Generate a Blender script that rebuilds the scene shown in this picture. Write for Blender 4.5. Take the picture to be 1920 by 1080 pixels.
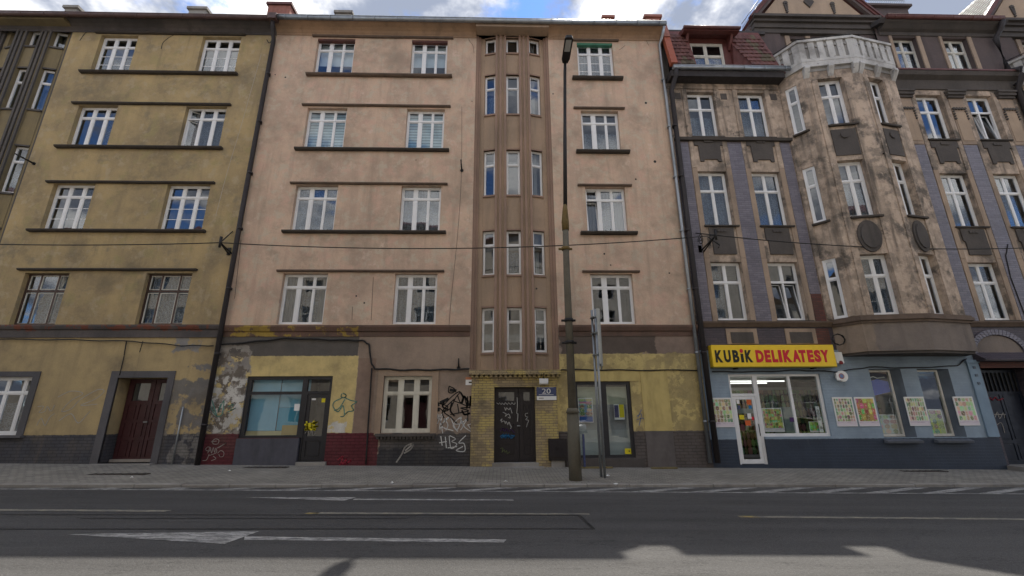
import bpy, math, random
from mathutils import Vector, Matrix
R=math.radians; rnd=random.Random(7)
for o in list(bpy.data.objects): bpy.data.objects.remove(o)
sc=bpy.context.scene; COL=sc.collection
# ---------------------------------------------------------------- camera
FPX=815.0; EYE=1.5; D=13.84; SL=0.0143
PITCH,YAW,ROLL=R(16.1),R(1.52),R(-.35)
cfw=Vector((math.sin(YAW)*math.cos(PITCH),math.cos(YAW)*math.cos(PITCH),math.sin(PITCH)))
cr0=Vector((math.cos(YAW),-math.sin(YAW),0)); cu0=cr0.cross(cfw)
crt=cr0*math.cos(ROLL)+cu0*math.sin(ROLL); cup=-cr0*math.sin(ROLL)+cu0*math.cos(ROLL)
cd=bpy.data.cameras.new('camera'); cam=bpy.data.objects.new('camera',cd); COL.objects.link(cam)
cam.matrix_world=Matrix(((crt.x,cup.x,-cfw.x,0),(crt.y,cup.y,-cfw.y,0),(crt.z,cup.z,-cfw.z,EYE),(0,0,0,1)))
cd.sensor_fit='HORIZONTAL'; cd.sensor_width=36; cd.lens=36*FPX/1920; cd.clip_end=2000; cd.clip_start=.05
sc.camera=cam
def fac(px,py,Y=D):            # a pixel of the photograph met with the facade plane: x, z in metres
    d=cfw*FPX+crt*(px-960)-cup*(py-540); t=Y/d.y; return d.x*t, d.z*t+EYE
# ---------------------------------------------------------------- sky, sun, exposure
SUN_EL,SUN_AZ=R(61.0),R(33.5)
w=bpy.data.worlds.new('World'); sc.world=w; w.use_nodes=True; nt=w.node_tree; nt.nodes.clear()
def wn(t,**k):
    n=nt.nodes.new(t)
    for a,b in k.items(): setattr(n,a,b)
    return n
sky=wn('ShaderNodeTexSky',sky_type='NISHITA',sun_disc=False,altitude=1200,dust_density=.2,ozone_density=3.,sun_elevation=SUN_EL,sun_rotation=SUN_AZ)
tc=wn('ShaderNodeTexCoord'); sep=wn('ShaderNodeSeparateXYZ'); nt.links.new(tc.outputs['Generated'],sep.inputs[0])
def wm(op,a,b=None,c=None):
    n=wn('ShaderNodeMath',operation=op)
    for i,x in enumerate((a,b,c)):
        if x is None: continue
        if isinstance(x,(int,float)): n.inputs[i].default_value=x
        else: nt.links.new(x,n.inputs[i])
    return n.outputs[0]
zz=wm('ADD',wm('MAXIMUM',sep.outputs[2],0.0),.25)
cmb=wn('ShaderNodeCombineXYZ'); nt.links.new(wm('DIVIDE',sep.outputs[0],zz),cmb.inputs[0]); nt.links.new(wm('DIVIDE',sep.outputs[1],zz),cmb.inputs[1])
cmb.inputs[2].default_value=3.1
def wnoise(scale,detail,rough,off):
    m=wn('ShaderNodeVectorMath',operation='ADD'); nt.links.new(cmb.outputs[0],m.inputs[0]); m.inputs[1].default_value=off
    n=wn('ShaderNodeTexNoise'); nt.links.new(m.outputs[0],n.inputs['Vector']); n.inputs['Scale'].default_value=scale; n.inputs['Detail'].default_value=detail; n.inputs['Roughness'].default_value=rough
    return n.outputs[0]
def wmap(v,a,b,c=0.,d=1.):
    n=wn('ShaderNodeMapRange',interpolation_type='SMOOTHSTEP'); nt.links.new(v,n.inputs[0])
    for i,x in enumerate((a,b,c,d)): n.inputs[i+1].default_value=x
    return n.outputs[0]
CLOUD_OFF=(0.18,1.9,0)
cl=wmap(wnoise(3.2,8,.58,CLOUD_OFF),.385,.485)
sh=wmap(wnoise(2.4,7,.58,(4.3,1.2,0)),.42,.6)
cc=wn('ShaderNodeMix',data_type='RGBA'); nt.links.new(sh,cc.inputs[0]); cc.inputs[6].default_value=(1.05,1.2,1.55,1); cc.inputs[7].default_value=(5.6,5.5,5.35,1)
mx=wn('ShaderNodeMix',data_type='RGBA'); nt.links.new(cl,mx.inputs[0]); tn=wn('ShaderNodeMix',data_type='RGBA',blend_type='MULTIPLY'); tn.inputs[0].default_value=1; nt.links.new(sky.outputs[0],tn.inputs[6]); tn.inputs[7].default_value=(.54,.66,.82,1); nt.links.new(tn.outputs[2],mx.inputs[6]); nt.links.new(cc.outputs[2],mx.inputs[7])
bg=wn('ShaderNodeBackground'); nt.links.new(mx.outputs[2],bg.inputs[0]); bg.inputs[1].default_value=.118
wo=wn('ShaderNodeOutputWorld'); nt.links.new(bg.outputs[0],wo.inputs[0])
sl=bpy.data.lights.new('sun','SUN'); sun=bpy.data.objects.new('sun',sl); COL.objects.link(sun)
sl.energy=2.2; sl.angle=R(.5); sl.color=(1,.94,.84)
sdir=Vector((math.sin(SUN_AZ)*math.cos(SUN_EL),math.cos(SUN_AZ)*math.cos(SUN_EL),math.sin(SUN_EL)))
sun.rotation_euler=sdir.to_track_quat('Z','Y').to_euler(); sun.location=(20,30,40)
vs=sc.view_settings; vs.view_transform='Standard'; vs.look='None'; vs.gamma=1; vs.use_curve_mapping=False; vs.exposure=1.68
sc.render.engine='CYCLES'
# ---------------------------------------------------------------- node helper
class S:
    def __init__(s,g,k): s.g=g; s.k=k
    def _m(s,op,*a): return s.g.math(op,s,*a)
    def __add__(s,o): return s._m('ADD',o)
    def __radd__(s,o): return s._m('ADD',o)
    def __sub__(s,o): return s._m('SUBTRACT',o)
    def __rsub__(s,o): return s.g.math('SUBTRACT',o,s)
    def __mul__(s,o): return s._m('MULTIPLY',o)
    __rmul__=__mul__
    def __truediv__(s,o): return s._m('DIVIDE',o)
def c4(c): return (c[0],c[1],c[2],1)
class G:
    def __init__(s,name):
        s.m=bpy.data.materials.new(name); s.m.use_nodes=True; s.t=s.m.node_tree; s.t.nodes.clear(); s._p=None
    def node(s,t,**k):
        n=s.t.nodes.new(t)
        for a,b in k.items(): setattr(n,a,b)
        return n
    def put(s,sock,v):
        if isinstance(v,S): s.t.links.new(v.k,sock)
        elif isinstance(v,tuple) and sock.type=='RGBA': sock.default_value=c4(v)
        else: sock.default_value=v
    def math(s,op,*a):
        n=s.node('ShaderNodeMath',operation=op)
        for i,x in enumerate(a): s.put(n.inputs[i],x)
        return S(s,n.outputs[0])
    @property
    def pos(s):
        if s._p is None:
            g=s.node('ShaderNodeNewGeometry'); p=s.node('ShaderNodeSeparateXYZ'); s.t.links.new(g.outputs['Position'],p.inputs[0])
            s._p=(S(s,g.outputs['Position']),S(s,p.outputs[0]),S(s,p.outputs[1]),S(s,p.outputs[2]))
        return s._p
    def vec(s,x,y,z):
        n=s.node('ShaderNodeCombineXYZ')
        for i,v in enumerate((x,y,z)): s.put(n.inputs[i],v)
        return S(s,n.outputs[0])
    def noise(s,scale,detail=4,rough=.55,st=(1,1,1),off=0.,col=False,dist=0.):
        P=s.pos; v=P[0]
        if st!=(1,1,1) or off: v=s.vec(P[1]*st[0]+off,P[2]*st[1]+off*.7,P[3]*st[2]+off*1.3)
        n=s.node('ShaderNodeTexNoise'); s.put(n.inputs['Vector'],v); n.inputs['Scale'].default_value=scale; n.inputs['Detail'].default_value=detail; n.inputs['Roughness'].default_value=rough; n.inputs['Distortion'].default_value=dist
        return S(s,n.outputs[1 if col else 0])
    def mr(s,v,a,b,c=0.,d=1.,smooth=True):
        n=s.node('ShaderNodeMapRange',interpolation_type='SMOOTHSTEP' if smooth else 'LINEAR')
        for i,x in enumerate((v,a,b,c,d)): s.put(n.inputs[i],x)
        return S(s,n.outputs[0])
    def mix(s,f,a,b,blend='MIX'):
        n=s.node('ShaderNodeMix',data_type='RGBA',blend_type=blend)
        s.put(n.inputs[0],f); s.put(n.inputs[6],a); s.put(n.inputs[7],b); return S(s,n.outputs[2])
    def gain(s,c,f):   # colour times scalar
        return s.mix(1.0,c,s.vec(f,f,f),'MULTIPLY')
    def box(s,x0,x1,z0,z1,wob=None,e=.02):
        P=s.pos; x,z=P[1],P[3]
        if wob is not None: x=x+wob; z=z+wob
        a=s.math('MINIMUM',x-x0,x1-x); b=s.math('MINIMUM',z-z0,z1-z)
        return s.mr(s.math('MINIMUM',a,b),-e,e)
    def bump(s,h,strength=.5,dist=.02,nrm=None):
        n=s.node('ShaderNodeBump'); s.put(n.inputs['Height'],h); n.inputs['Strength'].default_value=strength; n.inputs['Distance'].default_value=dist
        if nrm is not None: s.put(n.inputs['Normal'],nrm)
        return S(s,n.outputs[0])
    def brick(s,wd,ht,mortar=.01,off=(0,0),rowoff=.5):
        P=s.pos; n=s.node('ShaderNodeTexBrick'); n.offset=rowoff
        s.put(n.inputs['Vector'],s.vec(P[1]+P[2]+off[0],P[3]+off[1],0.0)); n.inputs['Scale'].default_value=1
        n.inputs['Color1'].default_value=(0,0,0,1); n.inputs['Color2'].default_value=(1,1,1,1)
        n.inputs['Mortar Size'].default_value=mortar; n.inputs['Mortar Smooth'].default_value=.3
        n.inputs['Brick Width'].default_value=wd; n.inputs['Row Height'].default_value=ht
        return S(s,n.outputs['Color']),S(s,n.outputs['Fac'])
    def out(s,col,rough=.8,metal=0.,nrm=None,spec=.35,**k):
        p=s.node('ShaderNodeBsdfPrincipled'); s.put(p.inputs['Base Color'],col); s.put(p.inputs['Roughness'],rough); s.put(p.inputs['Metallic'],metal)
        p.inputs['Specular IOR Level'].default_value=spec
        if nrm is not None: s.put(p.inputs['Normal'],nrm)
        for a,b in k.items(): s.put(p.inputs[a.replace('_',' ')],b)
        o=s.node('ShaderNodeOutputMaterial'); s.t.links.new(p.outputs[0],o.inputs[0]); return s.m
def plain(name,c,rough=.6,metal=0.,var=.18,scale=6.,bump=.15,spec=.35,grime=.25):
    g=G(name); f=g.noise(scale,5)*var*2+(1-var); f=f*g.mr(g.noise(1.7,4,.6,st=(2,2,.5),off=5.),.25,.6,1-grime,1.)
    return g.out(g.gain(c,f),g.mr(g.noise(9,3),.3,.7,max(rough-.1,0),min(rough+.1,1)),metal,g.bump(g.noise(70,3),bump,.004),spec)
def stucco(name,c1,c2,dark,dk=.5,zones=(),bumpk=.55,bricks=None,spots=None,streak=.5):
    g=G(name); n=g.noise(.9,6,.6); col=g.mix(g.mr(n,.35,.65),c1,c2)
    wob=(g.noise(2.3,6,.62)-.5)*.5; wobf=(g.noise(9,4)-.5)*.06
    for z in zones:
        x0,x1,z0,z1,c,kind=z[:6]
        m=g.box(x0,x1,z0,z1,wobf if kind=='paint' else wob,.012 if kind=='paint' else .03)
        if kind=='peel':   # the coat has come away here in flakes
            m=m*g.mr(g.noise(z[6] if len(z)>6 else 3.2,7,.66,off=x0*3),.47,.52)
        cc=g.mix(g.mr(g.noise(2.1,6,.6,off=x0),.3,.7),c,tuple(v*.78 for v in c))
        col=g.mix(m,col,cc)
    if spots:
        for (c,th,sc_,o) in spots: col=g.mix(g.mr(g.noise(sc_,8,.66,off=o),th-.03,th+.09)*.8,col,c)
    st=g.mr(g.noise(1.6,6,.62,st=(1.7,1.7,.16),off=3.),.45,.75)*streak
    bl=g.mr(g.noise(.55,7,.68,off=9.),.45,.72)*dk
    col=g.mix(g.math('MAXIMUM',st,bl),col,dark)
    fine=g.noise(26,5,.7)*.34+.83; col=g.gain(col,fine)
    h=g.noise(42,5,.7)*.6+g.noise(6,5,.6)*1.1
    if bricks:
        bc,bf=g.brick(bricks[0],bricks[1],.012); zm=g.mr(g.pos[3],bricks[2]-.02,bricks[2]+.02,1.,0.) if len(bricks)>2 else 1.0
        h=h*.5-bf*zm*1.2; col=g.gain(col,1.0-bf*zm*.28)
    return g.out(col,.92,0.,g.bump(h,bumpk,.02),.2)
def glassmat(name,tint=(.86,.92,.93),base=.09,rough=.0):
    g=G(name); lw=g.node('ShaderNodeLayerWeight'); lw.inputs[0].default_value=.5
    f=S(g,lw.outputs['Facing']); r=g.math('POWER',f,3.6)*.9+base
    t=g.node('ShaderNodeBsdfTransparent'); t.inputs[0].default_value=c4(tint)
    gl=g.node('ShaderNodeBsdfGlossy'); gl.inputs['Roughness'].default_value=rough; gl.inputs[0].default_value=(.93,.96,1,1)
    g.put(gl.inputs['Normal'],g.bump(g.noise(1.7,2,.4),.045,.05))
    mx=g.node('ShaderNodeMixShader'); g.put(mx.inputs[0],r); g.t.links.new(t.outputs[0],mx.inputs[1]); g.t.links.new(gl.outputs[0],mx.inputs[2])
    o=g.node('ShaderNodeOutputMaterial'); g.t.links.new(mx.outputs[0],o.inputs[0]); return g.m
def clothmat(name,c,tr=.35):
    g=G(name); P=g.pos; lace=g.mr(g.noise(30,3,.6),.4,.6,tr*.6,tr*1.3)
    d=g.node('ShaderNodeBsdfDiffuse'); d.inputs[0].default_value=c4(c); l=g.node('ShaderNodeBsdfTranslucent'); l.inputs[0].default_value=c4(c)
    t=g.node('ShaderNodeBsdfTransparent'); a=g.node('ShaderNodeMixShader'); a.inputs[0].default_value=.4
    g.t.links.new(d.outputs[0],a.inputs[1]); g.t.links.new(l.outputs[0],a.inputs[2])
    b=g.node('ShaderNodeMixShader'); g.put(b.inputs[0],lace); g.t.links.new(a.outputs[0],b.inputs[1]); g.t.links.new(t.outputs[0],b.inputs[2])
    o=g.node('ShaderNodeOutputMaterial'); g.t.links.new(b.outputs[0],o.inputs[0]); return g.m
# ---------------------------------------------------------------- mesh helper
class Fr:      # a wall's own frame: s along it, d inwards, z up
    def __init__(f,o=(0,D),to=None,ang=0.):
        f.o=Vector((o[0],o[1],0)); f.len=0
        if to is not None: v=Vector((to[0]-o[0],to[1]-o[1],0)); f.len=v.length; f.u=v.normalized()
        else: f.u=Vector((math.cos(ang),math.sin(ang),0))
        f.n=Vector((-f.u.y,f.u.x,0))
    def pt(f,s,d,z): return tuple(f.o+f.u*s+f.n*d+Vector((0,0,z)))
F0=Fr((0,D)); ID=Fr((0,0))
class MB:
    def __init__(s): s.v=[]; s.f=[]; s.smooth=False
    def quad(s,*p):
        n=len(s.v); s.v+=[tuple(q) for q in p]; s.f.append(tuple(range(n,n+len(p)))); return s
    def box(s,fr,s0,s1,d0,d1,z0,z1,sl=0.):
        n=len(s.v); s.v+=[fr.pt(a,b,c-sl*a) for c in (z0,z1) for b in (d0,d1) for a in (s0,s1)]
        s.f+=[(n+a,n+b,n+c,n+d) for a,b,c,d in ((0,1,5,4),(1,3,7,5),(3,2,6,7),(2,0,4,6),(4,5,7,6),(2,3,1,0))]; return s
    def extr(s,fr,prof,s0,s1):     # profile (d,z) run along s
        n=len(s.v); k=len(prof)
        for a in (s0,s1): s.v+=[fr.pt(a,d,z) for d,z in prof]
        s.f+=[(n+i,n+(i+1)%k,n+k+(i+1)%k,n+k+i) for i in range(k)]+[tuple(range(n+k-1,n-1,-1)),tuple(range(n+k,n+2*k))]; return s
    def prism(s,poly,z0,z1):       # plan polygon (x,y)
        n=len(s.v); k=len(poly)
        for z in (z0,z1): s.v+=[(x,y,z) for x,y in poly]
        s.f+=[(n+i,n+(i+1)%k,n+k+(i+1)%k,n+k+i) for i in range(k)]+[tuple(range(n+k-1,n-1,-1)),tuple(range(n+k,n+2*k))]; return s
    def face(s,fr,poly,d0,d1):     # outline (s,z) with depth d0..d1
        n=len(s.v); k=len(poly)
        for d in (d0,d1): s.v+=[fr.pt(a,d,z) for a,z in poly]
        s.f+=[(n+i,n+(i+1)%k,n+k+(i+1)%k,n+k+i) for i in range(k)]+[tuple(range(n,n+k)),tuple(range(n+2*k-1,n+k-1,-1))]; return s
    def tube(s,path,r,k=8,cap=True):
        path=[Vector(p) for p in path]; n0=len(s.v); s.smooth=True
        rr=r if isinstance(r,(list,tuple)) else [r]*len(path)
        for i,p in enumerate(path):
            t=(path[min(i+1,len(path)-1)]-path[max(i-1,0)]).normalized()
            a=t.cross(Vector((0,0,1)));
            if a.length<.05: a=t.cross(Vector((0,1,0)))
            a.normalize(); b=t.cross(a)
            s.v+=[tuple(p+(a*math.cos(2*math.pi*j/k)+b*math.sin(2*math.pi*j/k))*rr[i]) for j in range(k)]
        for i in range(len(path)-1):
            q=n0+i*k; s.f+=[(q+j,q+(j+1)%k,q+k+(j+1)%k,q+k+j) for j in range(k)]
        if cap: s.f+=[tuple(range(n0+k-1,n0-1,-1)),tuple(range(n0+(len(path)-1)*k,n0+len(path)*k))]
        return s
    def ribbon(s,fr,pts,wd,d):     # a brush stroke lying on a wall
        for (a,b),(c,e) in zip(pts,pts[1:]):
            v=Vector((c-a,e-b)); L=v.length
            if L<1e-5: continue
            v/=L; q=Vector((-v.y,v.x))*wd/2; a2,b2,c2,e2=a-v.x*wd*.3,b-v.y*wd*.3,c+v.x*wd*.3,e+v.y*wd*.3
            s.face(fr,[(a2-q.x,b2-q.y),(c2-q.x,e2-q.y),(c2+q.x,e2+q.y),(a2+q.x,b2+q.y)],d,d+.003)
        return s
    def build(s,name,mat,parent=None,kind=None,label=None):
        me=bpy.data.meshes.new(name); me.from_pydata(s.v,[],s.f); me.validate(); me.update()
        if s.smooth:
            me.polygons.foreach_set('use_smooth',[len(p.vertices)==4 for p in me.polygons])
        me.materials.append(mat); o=bpy.data.objects.new(name,me); COL.objects.link(o)
        if parent is not None:
            o.parent=parent
            if parent.type=='EMPTY': o.matrix_parent_inverse=Matrix.Translation(-Vector(parent.location))
        if kind: o['kind']=kind
        if label: o['label']=label
        return o
def thing(name,label,cat,loc=(0,0,0),group=None):
    o=bpy.data.objects.new(name,None); COL.objects.link(o); o.location=loc; o.empty_display_size=.2
    o['label']=label; o['category']=cat
    if group: o['group']=group
    return o
def tag(o,label,cat,group=None):
    o['label']=label; o['category']=cat
    if group: o['group']=group
    return o
def text(name,body,mat,parent,fr,s,d,z,width,height,bold=0.):
    cu=bpy.data.curves.new(name,'FONT'); cu.body=body; cu.offset=bold; cu.extrude=.004; cu.resolution_u=3
    t=bpy.data.objects.new(name,cu); COL.objects.link(t); dg=bpy.context.evaluated_depsgraph_get()
    me=bpy.data.meshes.new_from_object(t.evaluated_get(dg)); bpy.data.objects.remove(t)
    xs=[v.co.x for v in me.vertices]; ys=[v.co.y for v in me.vertices]; x0,x1,y0,y1=min(xs),max(xs),min(ys),max(ys)
    for v in me.vertices: v.co=fr.pt(s+(v.co.x-x0)/(x1-x0)*width,d-v.co.z,z+(v.co.y-y0)/(y1-y0)*height)
    me.materials.clear(); me.materials.append(mat); me.name=name
    o=bpy.data.objects.new(name,me); COL.objects.link(o); o.parent=parent
    if parent is not None and parent.type=='EMPTY': o.matrix_parent_inverse=Matrix.Translation(-Vector(parent.location))
    return o
def wall(name,mat,parent,fr,s0,s1,z0,z1,holes=(),depth=.2,label=None):
    xs=sorted({s0,s1}|{min(max(h[i],s0),s1) for h in holes for i in (0,1)}); zs=sorted({z0,z1}|{min(max(h[i],z0),z1) for h in holes for i in (2,3)})
    inh=lambda a,b: next((h for h in holes if h[0]<a<h[1] and h[2]<b<h[3]),None)
    m=MB(); nx,nz=len(xs)-1,len(zs)-1
    cell=[[inh((xs[i]+xs[i+1])/2,(zs[j]+zs[j+1])/2) for j in range(nz)] for i in range(nx)]
    for i in range(nx):
        for j in range(nz):
            a,b,c,e=xs[i],xs[i+1],zs[j],zs[j+1]; h=cell[i][j]
            if h is None: m.quad(fr.pt(a,0,c),fr.pt(b,0,c),fr.pt(b,0,e),fr.pt(a,0,e)); continue
            dp=h[4] if len(h)>4 else depth
            if i>0 and cell[i-1][j] is None: m.quad(fr.pt(a,0,c),fr.pt(a,0,e),fr.pt(a,dp,e),fr.pt(a,dp,c))
            if i<nx-1 and cell[i+1][j] is None: m.quad(fr.pt(b,0,c),fr.pt(b,dp,c),fr.pt(b,dp,e),fr.pt(b,0,e))
            if j>0 and cell[i][j-1] is None: m.quad(fr.pt(a,0,c),fr.pt(a,dp,c),fr.pt(b,dp,c),fr.pt(b,0,c))
            if j<nz-1 and cell[i][j+1] is None: m.quad(fr.pt(a,0,e),fr.pt(b,0,e),fr.pt(b,dp,e),fr.pt(a,dp,e))
    return m.build(name,mat,parent,label=label)
# ---------------------------------------------------------------- materials
M={}
M['glass']=glassmat('window_glass',(.7,.79,.85),.11); M['shopglass']=glassmat('shop_glass',(.8,.86,.86),.09)
M['pvc']=plain('white_pvc',(.72,.72,.72),.4,0,.05,3,.03,.4,.12); M['oldwhite']=plain('old_white_paint',(.58,.56,.5),.6,0,.15,12,.3,.3,.3)
M['creampaint']=plain('cream_window_paint',(.6,.57,.48),.5,0,.1,8,.1)
M['brownwood']=plain('brown_window_wood',(.075,.045,.035),.6,0,.3,14,.3)
M['net']=clothmat('net_curtain',(.4,.42,.45),.45); M['drape']=clothmat('drape_cloth',(.3,.27,.25),.05)
M['blind']=plain('roller_blind',(.45,.6,.6),.7,0,.05,3,.02); M['blinddk']=plain('blind_stripe',(.2,.3,.31),.7,0,.05,3,.02)
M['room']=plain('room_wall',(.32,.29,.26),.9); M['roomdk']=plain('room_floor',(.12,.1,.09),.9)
M['soot']=plain('sooty_ledge',(.06,.05,.042),.9,0,.3,9,.5); M['sootbr']=plain('brown_ledge',(.135,.098,.075),.9,0,.3,9,.5)
M['zinc']=plain('zinc',(.30,.32,.34),.42,.75,.15,5,.05); M['brownmetal']=plain('brown_gutter_paint',(.085,.05,.045),.5,.1,.2,6,.1)
M['redmetal']=plain('red_gutter_paint',(.115,.046,.04),.55,.1,.25,6,.1); M['dark']=plain('black_iron',(.022,.021,.021),.55,.3,.2,9,.1)
M['pipe']=plain('dark_downpipe',(.035,.03,.031),.6,.2,.3,9,.2); M['cable']=plain('black_cable',(.018,.017,.016),.7)
M['galv']=plain('galvanised_steel',(.33,.35,.36),.45,.7,.12,14,.05)
M['frameblk']=plain('dark_shop_frame',(.028,.028,.032),.4,.1,.15,6,.05)
M['roofred']=plain('red_roof_sheet',(.125,.042,.037),.6,0,.25,5,.2); M['rooftar']=plain('roof_felt',(.06,.055,.055),.9)
M['chim']=plain('chimney_brick',(.30,.13,.10),.9,0,.3,12,.4)
def mk_yellow():
    zones=[(-40,-8.6,-1,.97,(.075,.075,.085),'paint'),(-10.15,-8.7,.95,2.55,(.2,.185,.165),'peel',1.1),(-9.7,-8.7,-.2,3.0,(.19,.18,.17),'peel',1.6),(-10.6,-9.4,3.4,4.0,(.27,.26,.25),'peel',2.1)]
    return stucco('ochre_ground_render',(.42,.32,.165),(.33,.255,.14),(.14,.115,.085),.75,zones,.7,(.26,.09,.97),None,.5)
M['yel']=stucco('ochre_render',(.41,.305,.155),(.315,.24,.135),(.165,.135,.09),.8,(),.7,None,[((.24,.2,.13),.58,1.1,5.),((.4,.32,.2),.55,2.7,11.),((.33,.27,.13),.55,1.8,19.)],.5)
M['yelg']=mk_yellow()
M['yelcorn']=stucco('grey_cornice_render',(.12,.105,.10),(.085,.078,.078),(.04,.036,.035),.5,[(-20,-9.2,4.12,4.26,(.20,.075,.05),'peel',2.4)],.6)
M['yeltow']=stucco('tower_ochre',(.235,.185,.10),(.19,.155,.095),(.09,.08,.06),.5,(),.5)
M['yelpil']=stucco('tower_grey_rib',(.105,.095,.088),(.085,.078,.075),(.05,.045,.04),.4,(),.4)
M['pink']=stucco('pink_render',(.57,.41,.30),(.465,.34,.255),(.27,.21,.16),.75,(),.7,None,[((.40,.31,.23),.58,1.3,2.),((.62,.47,.37),.6,2.2,7.),((.5,.42,.32),.53,3.1,17.),((.56,.37,.28),.55,1.9,23.)],.55)
M['pinkcorn']=stucco('eaves_plaster',(.40,.265,.17),(.33,.225,.15),(.15,.11,.08),.5,(),.4)
M['pinkband']=stucco('brown_string_course',(.15,.09,.07),(.115,.08,.062),(.05,.04,.035),.5,[(-8.9,-4.5,3.86,4.2,(.36,.25,.06),'peel',1.7)],.5)
M['tow']=stucco('tower_brown_render',(.37,.265,.185),(.31,.23,.165),(.17,.135,.1),.45,(),.4)
M['towrib']=stucco('tower_rib',(.3,.2,.15),(.245,.168,.128),(.15,.115,.09),.35,(),.4)
YB=(.57,.45,.19)
M['pinkg']=stucco('pink_ground_render',(.33,.25,.19),(.26,.2,.155),(.11,.092,.076),.55,[
  (-8.9,-4.5,3.25,3.95,(.115,.105,.095),'paint'),(1.9,5.8,3.3,4.2,(.115,.09,.075),'rag'),(5.0,6.6,3.31,4.2,(.27,.2,.16),'rag'),
  (-8.9,-4.46,.97,3.27,(.64,.5,.22),'paint'),(-9,-7.75,.9,3.6,(.31,.285,.255),'peel',2.1),(-9,-7.8,1.0,3.4,(.17,.145,.12),'peel',3.1),(-9,-7.7,1.0,2.6,(.62,.6,.55),'peel',4.2),(-5.3,-4.6,.95,1.3,(.65,.63,.57),'peel',2.4),
  (-4.44,-3.9,.99,3.2,(.27,.19,.145),'paint'),
  (1.3,6.6,.96,3.31,YB,'paint'),(1.8,6.6,.96,3.31,(.42,.33,.15),'peel',2.6),(5.2,6.6,.96,3.2,(.40,.32,.15),'peel',5.),(1.3,6.6,-1,.96,(.125,.108,.1),'paint'),(-3.66,-.7,-1,.95,(.105,.098,.095),'rag'),(-3.66,-.7,-1,.5,(.055,.054,.057),'rag'),
  (-9,-3.66,-1,.97,(.125,.032,.038),'paint')],.75,(.26,.09,.93),None,.35)
def mk_brick(name,c1,c2,mort,wd=.24,ht=.075,dirt=(.06,.05,.03),dk=.4,rough=.8,paint=None,spec=.3):
    g=G(name); bc,bf=g.brick(wd,ht,.008); col=g.mix(g.mr(bc,0.,1.),c1,c2)
    if paint: col=g.mix(g.mr(g.noise(1.6,6,.6,off=2.),.45,.56),col,paint)
    col=g.mix(bf,col,mort); col=g.mix(g.mr(g.noise(1.1,7,.68,off=4.),.45,.75)*dk,col,dirt); col=g.gain(col,g.noise(30,4,.7)*.4+.8)
    return g.out(col,rough,0.,g.bump(g.noise(40,4)*.3-bf*1.3,.7,.012),spec)
M['ybrick']=mk_brick('yellow_brick',(.36,.28,.155),(.26,.2,.12),(.18,.145,.1),paint=(.45,.35,.13),dk=.6)
M['pbrick']=mk_brick('purple_glazed_brick',(.165,.148,.178),(.12,.108,.135),(.085,.078,.09),.25,.078,(.05,.045,.05),.45,.38,None,.5)
M['pbrickd']=mk_brick('dark_purple_brick',(.085,.068,.08),(.065,.055,.068),(.045,.04,.045),.25,.078,(.03,.027,.027),.5,.5)
M['rbrick']=mk_brick('red_brick_patch',(.14,.055,.045),(.10,.045,.04),(.07,.05,.045),.25,.078)
BEI=(.31,.235,.175)
M['plas']=stucco('weathered_plaster',(.40,.315,.245),(.25,.205,.165),(.055,.05,.045),.9,(),1.,None,[((.54,.42,.325),.47,2.1,1.),((.08,.072,.064),.55,1.1,6.),((.56,.45,.36),.6,3.3,12.)],.85)
M['attic']=stucco('attic_dark_plaster',(.115,.09,.085),(.095,.076,.074),(.055,.045,.045),.5,(),.5)
M['stone']=stucco('beige_jamb_stone',(.38,.285,.21),(.3,.23,.175),(.09,.075,.062),.5,(),.6)
M['gablep']=stucco('gable_plaster',(.40,.30,.215),(.345,.26,.19),(.20,.16,.125),.4,(),.4)
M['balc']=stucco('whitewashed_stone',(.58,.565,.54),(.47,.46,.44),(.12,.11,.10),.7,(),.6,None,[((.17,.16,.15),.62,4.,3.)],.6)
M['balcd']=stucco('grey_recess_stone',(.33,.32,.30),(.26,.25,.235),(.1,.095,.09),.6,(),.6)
M['panel']=stucco('dark_grey_panel',(.10,.088,.08),(.082,.073,.068),(.045,.041,.038),.5,(),.7)
M['apron']=stucco('bay_apron_render',(.21,.175,.15),(.165,.14,.125),(.085,.075,.07),.6,[(10.7,11.62,3.2,4.3,(.30,.235,.18),'rag')],.6)
def mk_shop():
    g=G('blue_painted_brick'); bc,bf=g.brick(.26,.085,.01); wb=(g.noise(9,4)-.5)*.03
    m=g.mr(g.pos[3]+wb,.69,.71); m2=g.mr(g.pos[3]+wb,3.27,3.3)
    col=g.mix(m,(.027,.038,.06),(.235,.3,.365)); n=g.noise(1.3,6,.62); col=g.gain(col,g.mr(n,.25,.75,.78,1.12))
    col=g.mix(g.mr(g.noise(2.2,7,.7,st=(1.5,1.5,.5),off=3.),.6,.8)*.4,col,(.09,.09,.09))
    return g.out(col,.55,0.,g.bump(g.noise(40,3)*.25-bf,.45,.01),.4)
M['shop']=mk_shop()
M['bluepier']=plain('light_blue_paint',(.19,.27,.35),.55,0,.12,3,.2); M['bluegrey']=plain('slate_blue_reveal',(.1,.125,.16),.6)
M['navy']=plain('navy_steel_door',(.012,.016,.028),.45,.1,.3,7,.1); M['slate']=plain('slate_sill',(.11,.12,.14),.7)
M['door20']=plain('black_brown_door',(.022,.018,.02),.45,0,.3,12,.15); M['oxblood']=plain('dark_red_door',(.052,.016,.018),.5,0,.3,12,.2)
M['greytrim']=stucco('grey_stone_trim',(.115,.11,.115),(.09,.088,.092),(.05,.047,.047),.4,(),.5)
M['concrete']=stucco('worn_concrete',(.29,.275,.25),(.23,.215,.195),(.11,.10,.09),.5,(),.6)
M['plinthblue']=plain('slate_blue_plinth',(.075,.075,.092),.7,0,.2,3,.3)
M['ochrebox']=plain('ochre_paint',(.5,.39,.15),.8,0,.2,4,.4)
def solid(name,c,rough=.6,spec=.3): return plain(name,c,rough,0,.06,5,.03,spec,.08)
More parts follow.
